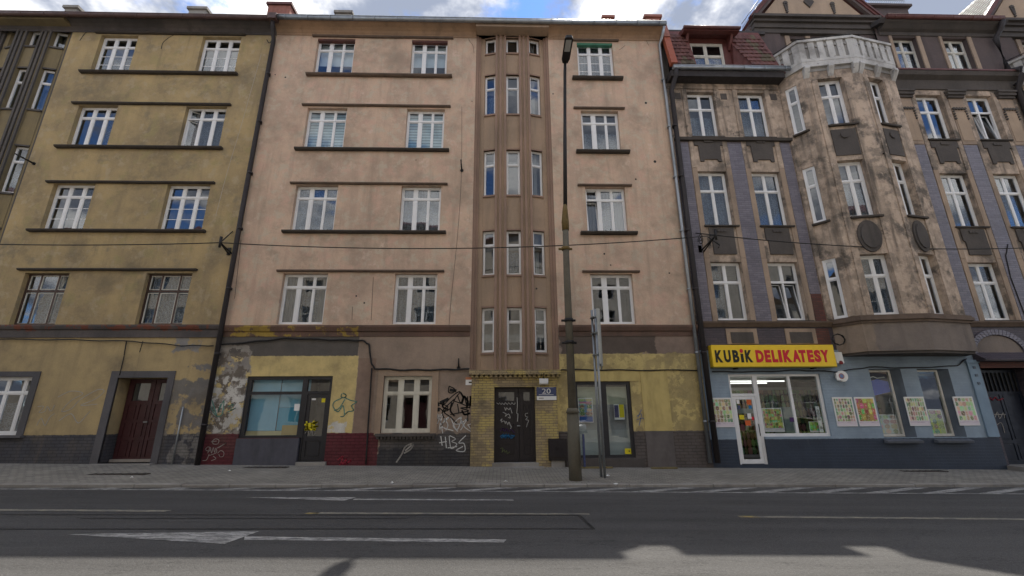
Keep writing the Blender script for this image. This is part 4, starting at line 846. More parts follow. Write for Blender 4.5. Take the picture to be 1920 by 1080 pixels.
wall('dormer_front',M['roofred'],Q,FDm,7.45,9.3,14.3,16.3,[(7.62,8.98,14.5,15.9)],.1)
window(Q,FDm,7.62,8.98,14.5,15.9,cols=(0,.47,1),rows=(0,.55,1),fm='oldwhite',depth=.03,cur='half',bw=.07,sash=.04,name='dormer_window')
MB().quad(F0.pt(9.24,.16,16.25),F0.pt(9.24,.16,14.3),F0.pt(rx(14.2),-.42,14.2),F0.pt(9.25,-.08,15.6),F0.pt(9.25,.06,16.25)).build('dormer_cheek',M['roofred'],Q)
MB().quad(F0.pt(7.47,.16,16.25),F0.pt(7.47,.16,14.3),F0.pt(7.47,-.4,14.2),F0.pt(7.47,.05,16.25)).build('dormer_cheek',M['roofred'],Q)
MB().box(F0,7.4,9.8,-.4,.16,14.2,14.28).build('dormer_sill',M['roofred'],Q)
for x in (7.42,9.2): MB().face(Fr((x,D),ang=R(90)),[(.1,15.5),(-.25,16.0),(.6,16.25),(.6,15.5)],-.05,.05).build('dormer_cheek',M['roofred'],Q)
dr_=MB().extr(F0,[(-.38,15.98),(-.38,16.12),(.6,16.5),(.6,16.3),(-.2,15.98)],7.2,9.42).build('dormer_roof',M['roofred'],Q)
MB().tube([F0.pt(7.18,-.42,16.08),F0.pt(9.44,-.42,16.08)],.07,8).build('dormer_gutter',M['redmetal'],dr_)
MB().extr(F0,[mp(0,.02),mp(0,.2),mp(1.6,.2),mp(1.6,.02)],6.42,6.66).build('fire_wall_coping',plain('orange_red_flashing',(.3,.08,.04),.6,0,.25),Q)
MB().extr(F0,[mp(1.6,.02),mp(1.6,.24),mp(SLn+.1,.24),mp(SLn+.1,.02)],6.42,6.66).build('fire_wall_coping',M['chim'],Q)
gutter(Q,F0,6.5,11.0,-.5,14.06,.085,M['zinc'],.8)
MB().box(F0,6.42,10.8,-.45,.05,13.72,13.98).build('eaves_soffit',plain('dark_eaves_board',(.035,.03,.03),.8),Q); MB().box(F0,6.42,10.75,-.05,.02,13.5,13.72).build('frieze',M['plas'],Q)
for x in (6.65,8.45,10.4): MB().box(F0,x,x+.24,-.012,.03,13.05,13.32).build('vent_panel',M['panel'],Q)
downpipe(Q,[(6.62,D-.5,14.0),(6.6,D-.42,13.75),(6.5,D-.14,13.3),(6.48,D-.14,8),(6.45,D-.14,.05)],.085,M['pipe'])
MB().face(F0,[(10.6,14.05),(11.4,14.05),(10.9,14.5)],-.3,.2).build('valley_flashing',M['redmetal'],Q)
# ---- blue shop: door, windows, sills, light
FK=Fr((0,D+.06)); m=MB()
for q in ((7.2,7.28,-.02,2.66),(8.0,8.14,-.02,2.66),(7.28,8.0,2.59,2.66),(7.28,8.0,1.98,2.06),(8.14,10.17,2.59,2.66),(8.14,10.17,.77,.86),(10.09,10.17,.86,2.59),(9.13,9.21,.86,2.59)): m.box(FK,q[0],q[1],0,.08,q[2],q[3])
sf=m.build('shopfront',M['pvc'],Q)
for q in ((7.28,8.0,2.06,2.59),(8.14,9.13,.86,2.59),(9.21,10.09,.86,2.59)): MB().quad(FK.pt(q[0],.04,q[2]),FK.pt(q[1],.04,q[2]),FK.pt(q[1],.041,q[3]),FK.pt(q[0],.041,q[3])).build('pane',M['shopglass'],sf)
kd=panelled(Q,FK,7.285,7.995,0,1.975,.01,M['pvc'],[],[(7.37,7.89,.12,1.88)],'door','shopglass')
MB().tube([FK.pt(7.95,-.05,.8),FK.pt(7.95,-.05,1.15)],.014,6).build('handle',M['dark'],kd)
for k,(x,z,w_,h_,c) in enumerate(((7.4,1.75,.09,.12,'white'),(7.4,1.58,.1,.12,'plateblue'),(7.72,1.72,.15,.16,'or'),(7.42,1.28,.15,.13,'gy'),(7.58,1.1,.17,.15,'or'),(7.68,1.3,.12,.16,'white'),(7.8,1.26,.08,.1,'signred'),(7.76,1.6,.1,.09,'gc'),(9.0,1.2,.13,.13,'gp'))):
    if c=='or' and 'or' not in M: M['or']=solid('orange_sticker',(.6,.12,.03))
    MB().box(FK,x,x+w_,.024,.027,z,z+h_).build('sticker',M[c],kd if x<8 else sf)
def posterm(name,x0,z0,w_,h_,nx,nz,seed,bgc=(.62,.6,.55),sat=.9,foot=.16,round_=True):
    g=G(name); P=g.pos; u=(P[1]-x0)/w_; v=(P[3]-z0)/h_
    a=u*nx; b=v*nz; wh=g.node('ShaderNodeTexWhiteNoise',noise_dimensions='3D'); g.put(wh.inputs['Vector'],g.vec(g.math('FLOOR',a),g.math('FLOOR',b),float(seed)))
    fa=g.math('FRACT',a)-.5; fb_=g.math('FRACT',b)-.5
    hue=g.node('ShaderNodeHueSaturation'); hue.inputs['Color'].default_value=(.5,.13,.06,1); hs_=g.node('ShaderNodeSeparateColor'); g.t.links.new(wh.outputs['Color'],hs_.inputs[0])
    g.put(hue.inputs['Hue'],S(g,hs_.outputs[0])*.45+.42); g.put(hue.inputs['Value'],S(g,hs_.outputs[1])*1.1+.3); hue.inputs['Saturation'].default_value=sat
    n=g.noise(22,4,.7,off=seed)
    rr_=fa*fa*(S(g,hs_.outputs[2])*6.+1.6)+fb_*fb_*3.4+(n-.5)*1.5
    m=g.mr(rr_,.78,.9,1.,0.) if round_ else 1.0
    inner=g.mr(g.noise(30,2,.5,off=seed*2.),.55,.6)
    col=g.mix(inner*.6,S(g,hue.outputs[0]),(.66,.6,.4)); col=g.mix(m,bgc,col)
    ed=g.math('MINIMUM',g.math('MINIMUM',u,1.0-u),1.0-v); col=g.mix(g.mr(ed,.035,.05,1.,0.),col,(.72,.7,.67))
    col=g.mix(g.mr(v,foot-.005,foot+.005,1.,0.),col,(.62,.56,.6)); bars=g.mr(g.noise(40,2,.5,st=(.15,1,2.),off=seed),.5,.56)*g.mr(v,.07,.1,0.,1.)*g.mr(v,foot-.03,foot-.01,1.,0.); col=g.mix(bars*.5,col,(.3,.2,.3))
    return g.out(col,.4,0.,None,.4)
# window displays
MB().box(FK,8.22,8.85,.12,.125,.9,1.62).build('window_poster',posterm('offer_poster',8.22,.9,.63,.72,7,8,31,(.5,.42,.1)),sf)
MB().box(FK,9.9,10.02,.05,.055,.88,1.66).build('lettered_strip',posterm('lettered_strip',9.9,.88,.12,.78,1,9,11,(.7,.7,.68),0.,.0),sf)
MB().box(FK,9.65,10.08,.13,.135,.88,1.2).build('window_poster',posterm('green_offer',9.65,.88,.43,.32,4,3,13,(.3,.45,.03)),sf)
fz=MB().box(FK,9.25,9.6,.7,1.3,.5,1.65).build('fridge',solid('fridge_grey',(.3,.36,.37)),Q)
MB().box(FK,8.2,10.1,1.6,1.7,1.45,1.62).build('shelf_fascia',solid('pale_blue_panel',(.4,.5,.52)),Q)
shm=posterm('goods_on_shelves',6.8,.0,8.,2.4,52,9,5,(.03,.028,.025),.7,0.); MB().box(FK,6.9,15.0,2.9,3.0,-.2,2.4).build('stocked_shelves',shm,Q)
MB().box(FK,6.6,15.2,.4,3.2,2.62,2.7).build('shop_ceiling',solid('shop_ceiling_white',(.5,.5,.48)),Q)
def emis(name,c,s):
    g=G(name); e=g.node('ShaderNodeEmission'); e.inputs[0].default_value=c4(c); e.inputs[1].default_value=s; o=g.node('ShaderNodeOutputMaterial'); g.t.links.new(e.outputs[0],o.inputs[0]); return g.m
M['tube']=emis('lit_tube',(1,.97,.9),.9)
for y in (.9,1.9): MB().tube([FK.pt(7.3,y,2.5),FK.pt(9.6,y,2.5)],.02,6).build('tube_light',M['tube'],Q)
for i,(a,b) in enumerate(ns):
    fr=Fr((0,D+.16)); win=window(Q,fr,a,b,.74,2.78,(0,1),(0,1),'oldwhite',.0,cur=None,bw=.06,sash=.0,glass='shopglass')
    MB().quad(F0.pt(b,.22,.72),F0.pt(b+.22,.0,.72),F0.pt(b+.22,.0,2.8),F0.pt(b,.22,2.8)).build('splayed_reveal',M['bluegrey'],Q)
    MB().extr(F0,[(-.14,.56),(-.16,.62),(.2,.735),(.2,.56)],a-.04,b+.26).build('sill',M['slate'],win)
    if i==0:
        MB().box(fr,a+.06,b-.06,.09,.095,2.1,2.72).build('window_banner',solid('deep_blue_banner',(.01,.016,.055)),win); MB().face(fr,[(a+.06,1.95),(b-.06,2.1),(b-.06,2.42),(a+.4,2.5),(a+.06,2.4)],.08,.085).build('banner_wave',solid('bright_blue_wave',(.02,.08,.5)),win)
        for z_,pw in ((2.52,[(a+.12,2.54),(a+.3,2.58),(a+.42,2.53),(a+.66,2.56)]),): MB().ribbon(fr,pw,.03,.075).build('banner_lettering',M['gw'],win)
        MB().box(fr,a+.06,b-.06,.1,.105,.82,1.4).build('window_poster',posterm('pale_notice',a+.06,.82,.7,.58,3,4,17,(.45,.52,.53),.5,.0),win)
    else: MB().box(fr,a+.1,b-.12,.1,.105,.8,1.55).build('window_poster',posterm('lime_offer',a+.1,.8,.6,.75,3,5,19,(.42,.5,.06),.8,.0),win)
# pier, portal arch and navy door at the right
MB().box(F0,15.06,15.42,-.05,.02,.72,2.98).build('pier',M['bluepier'],Q); MB().box(F0,15.02,15.45,-.08,.02,2.98,3.08).build('pier_cap',M['bluepier'],Q)
for z in (2.3,2.55,2.8): MB().box(F0,15.2,15.28,-.07,-.045,z,z+.08).build('pier_boss',M['bluegrey'],Q)
nd=panelled(Q,Fr((0,D+.32)),15.5,17.0,-.12,2.78,.0,M['navy'],[(15.6,16.22,.0,.5),(15.6,16.22,.6,2.0),(16.3,16.9,.0,.5),(16.3,16.9,.6,2.0)])
for i in range(10): MB().box(Fr((0,D+.3)),15.58+i*.14,15.61+i*.14,-.03,.02,2.1,2.7).build('door_bar',M['dark'],nd)
MB().box(F0,15.4,17.1,-.5,.3,-.35,-.11).build('door_step',M['concrete'],Q)
MB().box(F0,15.45,17.1,-.06,.3,2.82,3.0).build('door_lintel',M['rbrick'],Q)
tl=MB().extr(F0,[(-.34,3.02),(-.34,3.06),(0,3.3),(0,3.02)],15.35,17.3).build('door_canopy',M['pbrickd'],Q)
for i in range(16): MB().extr(F0,[(-.36,3.045),(-.36,3.075),(0,3.335),(0,3.305)],15.36+i*.121,15.36+i*.121+.108).build('canopy_tile',M['pbrickd'],tl)
ac,az=16.3,3.15
MB().face(F0,[(ac-.78,3.3)]+[(ac+.78*math.cos(math.pi-k*math.pi/16),3.3+.58*math.sin(k*math.pi/16)) for k in range(1,16)]+[(ac+.78,3.3)],-.015,.02).build('arch_panel',M['apron'],Q)
for k in range(22):
    t0,t1=math.pi*(1-k/22),math.pi*(1-(k+.86)/22)
    MB().face(F0,[(ac+.8*math.cos(t0),3.3+.6*math.sin(t0)),(ac+.8*math.cos(t1),3.3+.6*math.sin(t1)),(ac+.98*math.cos(t1),3.3+.78*math.sin(t1)),(ac+.98*math.cos(t0),3.3+.78*math.sin(t0))],-.06,.0).build('arch_brick',M['pbrick'],Q)
FN=Fr((0,D+.315))
strokes(Q,'gs',zp(1780,560,3.179,[[(250,680),(270,710),(285,675),(300,715),(320,680),(330,710)],[(250,690),(335,690)],[(280,755),(310,740),(330,800)]]),.016,-.003,FN,D+.315); strokes(Q,'gr',zp(1780,560,3.179,[[(225,605),(245,590),(255,605),(275,588),(290,605),(320,595)]]),.03,-.003,FN,D+.315)
# ---------------------------------------------------------------- things on the facades
sg=thing('shop_sign','yellow lightbox shop sign with black and red lettering above the blue shop door','sign',(8.6,D-.1,2.86))
X0,X1,Z0,Z1=6.66,10.60,2.87,3.55
MB().box(F0,X0,X1,-.25,-.02,Z0,Z1).build('sign_box',M['signyel'],sg)
MB().box(F0,X0-.012,X1+.012,-.24,-.03,Z0-.03,Z0).build('sign_rim',solid('olive_rim',(.2,.17,.02)),sg)
FSg=Fr((0,D-.25)); hh=Z1-Z0; ww=X1-X0; LX=lambda p:X0+ww*(p-150)/1700.; 
zb=Z0+hh*.19; th=hh*.57
def letters(s,col,edges,bold):
    for ch,(p0,p1) in zip(s,edges):
        text('letter',ch,M[col],sg,FSg,LX(p0),-.003,zb,LX(p1)-LX(p0),th,bold)
letters('KUB','signblk',[(190,290),(310,402),(430,518)],.05)
text('letter','I',M['signblk'],sg,FSg,LX(540),-.003,zb,LX(578)-LX(540),th*.7,.05)
text('letter','K',M['signblk'],sg,FSg,LX(603),-.003,zb,LX(703)-LX(603),th,.05)
m=MB(); m.face(FSg,[(LX(558)+.055*math.cos(k*math.pi/10),zb+th*.93+.065*math.sin(k*math.pi/10)) for k in range(20)],-.008,.0); m.build('letter_dot',M['signred'],sg)
letters('DELIKATESY','signred',[(750,858),(872,955),(972,1050),(1063,1108),(1130,1246),(1256,1366),(1350,1447),(1466,1550),(1560,1652),(1655,1765)],.06)
for x in (7.4,9.9): MB().box(F0,x,x+.06,-.2,.02,Z0-.07,Z0-.03).build('sign_bracket',M['dark'],sg)
pl=thing('house_number_plate','blue house number plate reading 20 beside the dark door','plate',(1.4,D-.09,1.9))
NP=Fr((0,D-.095)); MB().box(NP,1.11,1.71,-.0,.02,2.01,2.28).build('plate',M['plateblue'],pl); MB().box(NP,1.11,1.71,-.0,.02,1.89,2.008).build('plate_strip',M['white'],pl)
text('numerals','20',M['gw'],pl,NP,1.27,-.001,2.08,.27,.155,.008)
MB().box(NP,1.17,1.63,-.003,0,2.045,2.058).box(NP,1.17,1.63,-.003,0,2.258,2.264).build('plate_line',M['gw'],pl); MB().box(NP,1.17,1.32,-.003,0,1.93,1.96).build('plate_line',M['gs'],pl)
bx=thing('wall_lamp','small white box lamp on the brick portal above the number plate','lamp',(1.32,D-.1,2.36)); MB().extr(NP,[(0,2.36),(-.1,2.36),(-.12,2.40),(-.12,2.53),(0,2.54)],1.19,1.46).build('lamp_housing',M['white'],bx); MB().tube([NP.pt(1.33,-.02,2.54),NP.pt(1.33,-.1,2.6),NP.pt(1.33,-.13,2.7)],.012,6).build('lamp_cable',M['cable'],bx)
ws=thing('wall_notice','small white notice with orange top strip left of the brick portal','notice',(-.98,D,2.3)); x_,z_=fac(873,722); x2,z2=fac(895,707)
MB().box(F0,x_,x2,-.012,0,z_,z2-.08).build('notice_board',M['white'],ws); MB().box(F0,x_,x2,-.013,0,z2-.079,z2).build('notice_strip',solid('orange_strip',(.5,.2,.1)),ws); MB().box(F0,x_+.1,x2-.08,-.014,-.011,z_+.06,z_+.1).build('notice_text',M['signblk'],ws)
mb_=thing('gas_meter_cabinet','rusty dark metal gas meter cabinet right of the dark door','cabinet',(1.68,D-.1,.16)); NM=Fr((0,D-.07))
MB().box(NM,1.42,1.97,-.1,.02,.16,.77).build('cabinet_body',plain('dark_brown_metal',(.028,.022,.02),.6,.2,.4,8,.2),mb_); MB().box(NM,1.45,1.94,-.115,-.1,.27,.74).build('cabinet_door',M['door20'],mb_)
for a,b in (((1.5,.32),(1.89,.7)),((1.5,.7),(1.89,.32))): MB().ribbon(NM,[a,b],.025,-.122).build('cabinet_brace',M['door20'],mb_)
MB().box(NM,1.5,1.9,-.05,.04,-.15,.16).build('cabinet_base',M['concrete'],mb_)
plabs=[(6.56,'product poster between the downpipe and the white shop door',6,7),(10.41,'product poster with brown tones right of the wide shop window',7,8),(11.11,'multicoloured red and green poster left of the first narrow shop window',5,5),(12.72,'product poster between the two narrow shop windows',8,6),(14.3,'product poster right of the last narrow shop window',5,6)]
for i,(x,l,nx,nz) in enumerate(plabs):
    full=i==2
    p=thing('poster',l,'poster',(x+.3,D,1.07),'posters on the blue shop wall')
    MB().box(F0,x,x+.61,-.022,0,1.07,1.92).build('poster_board',posterm('poster_print_%d'%i,x,1.07,.61,.85,nx,nz,3+i*2,(.6,.57,.5) if not full else (.35,.22,.08),.62 if not full else .95,.16,True),p)
    m=MB()
    for q in ((x-.012,x,1.06,1.93),(x+.61,x+.622,1.06,1.93),(x,x+.61,1.92,1.932),(x,x+.61,1.058,1.07)): m.box(F0,q[0],q[1],-.026,0,q[2],q[3])
    m.build('poster_frame',M['white'],p)
wpo=thing('window_poster','blue and pink event poster taped inside the left pane of the yellow shopfront','poster',(2.65,D+.1,1.2)); MB().box(FS,2.41,2.86,.055,.06,1.22,1.95).build('poster_sheet',posterm('event_poster',2.41,1.22,.45,.73,2,7,41,(.2,.3,.42),.7,.2),wpo); MB().box(FS,2.43,2.84,.052,.055,1.24,1.4).build('poster_band',solid('poster_blue',(.04,.1,.32)),wpo); MB().box(FS,2.45,2.8,.052,.055,1.78,1.84).build('poster_band',solid('poster_pink',(.5,.2,.28)),wpo)
wp2=thing('window_poster','blue and yellow notice taped inside the right pane of the yellow shopfront','poster',(3.6,D+.1,1.3)); MB().box(FS,3.52,3.84,.055,.06,1.3,1.75).build('poster_sheet',M['white'],wp2); MB().box(FS,3.53,3.66,.052,.055,1.36,1.73).build('poster_band',M['plateblue'],wp2); MB().box(FS,3.68,3.83,.052,.055,1.36,1.75).build('poster_band',M['gy'],wp2)
stk=thing('sticker','yellow alarm sticker at the bottom corner of the yellow shopfront glass','sticker',(3.85,D+.1,.3)); MB().box(FS,3.76,3.95,.034,.038,.3,.46).build('sticker_sheet',M['gy'],stk); MB().face(FS,[(3.86,.4),(3.92,.4),(3.89,.35)],.031,.034).build('sticker_mark',M['signblk'],stk)
al=thing('alarm_siren','white wedge shaped alarm siren with red lens beside the shop sign','siren',(10.8,D,3.0)); MB().extr(F0,[(0,2.95),(-.12,2.98),(-.1,3.33),(0,3.35)],10.72,10.96).build('siren_case',M['white'],al); MB().tube([F0.pt(10.85,-.08,3.0),F0.pt(10.85,-.135,3.0)],.06,10).build('siren_lens',M['siren'],al)
lg=thing('round_wall_sign','round white drum sign on the blue wall below the alarm siren','sign',(10.75,D,2.6)); x_,z_=fac(1574,706); 
MB().tube([F0.pt(x_,0,z_),F0.pt(x_,-.14,z_)],.17,20).build('sign_drum',M['white'],lg); MB().box(F0,x_-.22,x_-.02,-.165,-.14,z_-.13,z_+.1).build('sign_plate',M['white'],lg); MB().tube([F0.pt(x_-.06,-.165,z_),F0.pt(x_-.06,-.17,z_)],.09,14).build('sign_emblem',solid('faded_red_ring',(.4,.17,.14)),lg); MB().tube([F0.pt(x_-.06,-.17,z_),F0.pt(x_-.06,-.174,z_)],.06,14).build('sign_emblem',solid('faded_blue_disc',(.15,.22,.4)),lg)
coil=[]; cx_,cz_=fac(1570,637,D-.2)
for k in range(73): t=k*math.pi/12; coil.append((cx_+(.2+.012*math.sin(k*1.7))*math.cos(t),D-.25+.02*math.sin(k*.9),cz_+(.17+.012*math.cos(k*2.1))*math.sin(t)))
tag(MB().tube(coil,.014,6).build('cable_coil',M['cable']),'coiled black cable hanging at the corner of the bay above the sign','cable')
def cabl(pts,r,label,d=.03,sub=6):
    out=[]
    for (a,b),(c,e) in zip(pts,pts[1:]):
        for k in range(sub): t=k/sub; out.append((a+(c-a)*t,b+(e-b)*t))
    out.append(pts[-1]); path=[]
    for i,(a,b) in enumerate(out): x,z=fac(a,b,D-d); path.append((x,D-d,z+.012*math.sin(i*1.3)))
    return tag(MB().tube(path,r,6).build('cable',M['cable']),label,'cable')
cabl([(0,636),(130,637),(250,640),(340,648),(400,648)],.018,'black cable strung under the grey cornice of the ochre house',.06)
cabl([(237,640),(232,670),(224,704)],.014,'short black cable dropping from the cornice to the red door of the ochre house')
cabl([(408,647),(480,640),(540,634),(620,637),(680,638),(692,646),(696,680),(702,691),(760,694),(830,693),(880,692)],.028,'thick black cable looping across the pink house below its cornice',.05)
cabl([(697,690),(694,740),(690,800),(686,870)],.022,'vertical black cable running down beside the cream ground floor window')
cabl([(1050,694),(1080,693),(1180,694),(1308,694)],.02,'black cable crossing the yellow paint above the right shopfront')
cabl([(1335,697),(1420,697),(1500,694),(1570,697),(1630,688),(1700,690),(1795,686),(1812,672)],.018,'black cable along the blue shop wall under the bay',.05)
cabl([(1890,458),(1886,480),(1895,520),(1910,560),(1925,600)],.016,'thin black cable hanging on the purple brick at the right edge')
# bracket arms and the span wire
def bracket(px,py,label,scroll,tp,tr):
    x,z=fac(px,py); t=thing('wire_bracket',label,'bracket',(x,D,z)); tq=fac(tp[0],tp[1],D-.8); tip=(tq[0],D-.8,tq[1])
    MB().box(F0,x-.06,x+.06,-.02,0,z-.16,z+.1).build('wall_plate',M['dark'],t)
    MB().tube([(x,D,z-.12),tip],.025,6).tube([(x+.12,D,z-.12),tip],.025,6).build('strut',M['dark'],t); ra=fac(*tr); MB().tube([(ra[0],D,ra[1]),tip],.018,6).build('tie_rod',M['dark'],t)
    MB().tube([(tip[0],tip[1],tip[2]-.16),(tip[0],tip[1],tip[2]+.2)],[.035,.045],8).build('insulator',M['dark'],t)
    if scroll:
        p=[(x-.05,D-.25+.2*math.cos(a)*(1-k/34),z+.22+.22*math.sin(a)*(1-k/34)) for k,a in enumerate([k*math.pi/8 for k in range(33)])]; MB().tube(p,.014,6).build('scroll',M['dark'],t)
        MB().tube([(x+.2,D-.3,z+.3),(x+.6,D-.2,z+.05),(x+.55,D-.2,z-.05)],.02,6).build('hook_arm',M['dark'],t)
    return tip
b1=bracket(430,470,'black iron wire bracket on the ochre house beside the downpipe',False,(413,455),(436,434))
b2=bracket(1312,466,'scrolled black iron wire bracket on the purple brick beside the downpipe',True,(1342,441),(1304,437))
def wire(a,b,sag,label,r=.016,name='overhead_wire'):
    a,b=Vector(a),Vector(b); pts=[a.lerp(b,k/24)-Vector((0,0,sag*4*(k/24)*(1-k/24))) for k in range(25)]
    return tag(MB().tube(pts,r,6).build(name,M['cable']),label,'wire')
e0=fac(-60,457,D-.8); e1=fac(1990,462,D-.8)
wire((e0[0],D-.8,e0[1]),b1,.06,'black overhead wire running left from the bracket on the ochre house'); wire(b1,b2,.32,'black overhead wire spanning the pink house between two brackets'); wire(b2,(e1[0],D-.8,e1[1]),.25,'black overhead wire running right across the bay window house')
def spike(px,py,px2,py2,label,out=.5):
    x,z=fac(px,py); x2,z2=fac(px2,py2,D-out); t=thing('flag_holder',label,'flag holder',(x,D,z)); MB().tube([(x,D,z),(x2,D-out,z2)],[.03,.02],6).build('rod',M['dark'],t); MB().tube([(x,D+.0,z),(x,D-.03,z)],.06,8).build('rosette',M['dark'],t)
spike(64,307,28,288,'black iron rod sticking out beside the stair windows of the ochre house',.6); spike(866,320,864,299,'small black iron rod high on the pink wall left of the stair tower',.3); spike(860,690,860,672,'short black iron rod above the black graffiti on the pink house',.15); spike(1648,293,1658,287,'short black iron stub on the bay between its windows',1.2)
# ---------------------------------------------------------------- street lamp
bx_,by_=1.82,11.4; bz=gz(bx_,-.045)
lp=thing('street_lamp','tall tapering concrete street lamp with flat LED head on the pavement','street lamp',(bx_,by_,bz))
conc=stucco('lamp_concrete',(.15,.135,.105),(.115,.105,.08),(.055,.05,.04),.6,(),.6); rust=plain('rusty_collar',(.14,.095,.03),.8,0,.4,14,.4)
MB().tube([(bx_,by_,bz-.1),(bx_,by_,1.55)],[.16,.15],14).build('base_sleeve',conc,lp); MB().tube([(bx_,by_,1.5),(bx_,by_,1.62)],[.175,.13],14).build('base_collar',conc,lp)
MB().tube([(bx_,by_,1.6),(bx_+.0,by_,5.2),(bx_+.02,by_,6.6)],[.108,.092,.084],12).build('pole',conc,lp)
for z in (3.25,3.85,5.9): MB().tube([(bx_,by_,z),(bx_,by_,z+.09)],.118,10).box(ID,bx_-.2,bx_+.18,by_-.03,by_+.03,z+.01,z+.06).build('pole_clamp',rust if z>5 else M['dark'],lp)
MB().tube([(bx_+.02,by_,6.5),(bx_+.02,by_,6.75),(bx_+.03,by_,7.1),(bx_+.04,by_,7.3)],[.098,.108,.078,.06],10).build('pole_joint',rust,lp)
MB().tube([(bx_+.04,by_,7.2),(bx_+.12,by_,9.5),(bx_+.22,by_,12.0),(bx_+.22,by_-.12,12.25)],[.06,.055,.05,.045],10).build('upper_pole',M['dark'],lp)
hd=MB(); fh=Fr((bx_+.22,by_-.1),ang=0.)
hp=[(.0,-.08),(.0,.08),(-.15,.13),(-.85,.13),(-.9,.09),(-.9,-.09),(-.85,-.13),(-.15,-.13)]
k=len(hp); zt=lambda d:12.27-d*.12
hd.v=[(bx_+.22+a,by_-.1+d,zt(d)-.04) for d,a in hp]+[(bx_+.22+a*.85,by_-.1+d,zt(d)+.05) for d,a in hp]
hd.f=[tuple(range(k)),tuple(range(2*k-1,k-1,-1))]+[(i,k+i,k+(i+1)%k,(i+1)%k) for i in range(k)]
h_=hd.build('lamp_head',M['dark'],lp)
MB().quad(*[(bx_+.22+a,by_-.1+d,zt(d)-.045) for d,a in ((-.42,-.085),(-.42,.085),(-.82,.085),(-.82,-.085))]).build('led_panel',solid('led_lens',(.35,.36,.35),.2),h_)
MB().box(ID,bx_+.19,bx_+.23,by_-.2,by_-.1,.25,1.0).build('access_door',M['plateblue'],lp)
# ---------------------------------------------------------------- traffic sign seen from behind
sx,sy=2.57,11.95; sz=gz(sx,-.04)
ts=thing('traffic_sign','grey backs of two road sign panels on twin galvanised posts beside the lamp','road sign',(sx,sy,sz))
for o in (0,.16): MB().tube([(sx+o*.35,sy-o,sz-.1),(sx+o*.35,sy-o,4.3)],.034,10).build('post',M['galv'],ts)
u=Vector((.22,.975,0)).normalized(); fs=Fr((sx-.09,sy-.85)); fs.u=Vector((.2,.98,0)).normalized(); fs.n=Vector((-fs.u.y,fs.u.x,0))
bkm=plain('sign_back_grey',(.16,.17,.18),.5,.5,.1)
for a,b,dd,z0,z1 in ((.0,.62,.0,2.7,4.15),(.78,1.75,-.06,2.72,4.32)):
    p_=MB().box(fs,a,b,dd-.07,dd-.055,z0,z1).build('sign_panel',bkm,ts)
    for z in (z0+.3,z0+.85,z1-.25): MB().box(fs,a,b,dd-.055,dd-.025,z,z+.05).build('sign_rail',M['galv'],p_)
    [MB().box(fs,x,x+.01,dd-.08,dd-.03,z0,z1).build('panel_edge',M['galv'],p_) for x in (a-.01,b)]
for z in (3.0,3.6,4.05): MB().box(ID,sx-.05,sx+.1,sy-.2,sy+.04,z,z+.04).build('post_clamp',M['galv'],ts)
# ---------------------------------------------------------------- small things on the pavement
for px,py,wd,l in ((1118,881,.95,'long mossy timber strip lying at the foot of the right shopfront'),(1245,880,.75,'short yellowish timber strip lying by the wall right of the shopfront')):
    x,z=fac(px,py,D-.25); tag(MB().box(ID,x-wd/2,x+wd/2,D-.34,D-.2,gz(x,-.01)-.0,gz(x,-.01)+.04).build('timber_strip',plain('mossy_timber',(.17,.135,.06),.9,0,.4,9,.4),None),l,'timber')
for x,y,wd,l in ((-6.6,13.3,1.2,'dark cellar grating in the pavement below the left shop window'),(12.3,13.35,1.3,'broken cellar hatch in the pavement below the narrow shop windows'),(-9.5,11.9,1.4,'dark crack patch with metal edge in the pavement before the red door')):
    t=thing('cellar_grating',l,'grating',(x,y,gz(x,-.03))); z=gz(x,-.05+(y-yk(x)-.13)/(D-yk(x))*.045)
    MB().box(ID,x-wd/2,x+wd/2,y-.12,y+.12,z-.02,z+.012,0).build('grating_frame',M['soot'],t)
    for k in range(7): MB().box(ID,x-wd/2+.06+k*wd/7,x-wd/2+.1+k*wd/7,y-.1,y+.1,z+.012,z+.02).build('grating_bar',M['dark'],t)
lit=[(1155,909,.06),(20,866,.05),(430,884,.05),(1140,893,.05),(735,906,.04),(948,904,.05),(247,896,.04),(268,869,.1),(287,868,.12)]
for i,(px,py,s) in enumerate(lit):
    d=cfw*FPX+crt*(px-960)-cup*(py-540); t_=(-.04-EYE)/(d.z+SL*d.x); x,y=d.x*t_,min(d.y*t_,D-.05); z=gz(x,-.05)
    q=[(x+s*math.cos(a)*(.6+.5*rnd.random()),y+s*.7*math.sin(a)*(.6+.5*rnd.random()),z+.01+.03*rnd.random()) for a in [k*math.pi/3 for k in range(6)]]
    m=MB(); m.v=q+[(x,y,z+.05),(x,y,z)]; m.f=[(k,(k+1)%6,6) for k in range(6)]+[((k+1)%6,k,7) for k in range(6)]
    tag(m.build('litter',M['white']),'scrap of crumpled white paper litter lying on the ground','litter','paper scraps on the pavement')
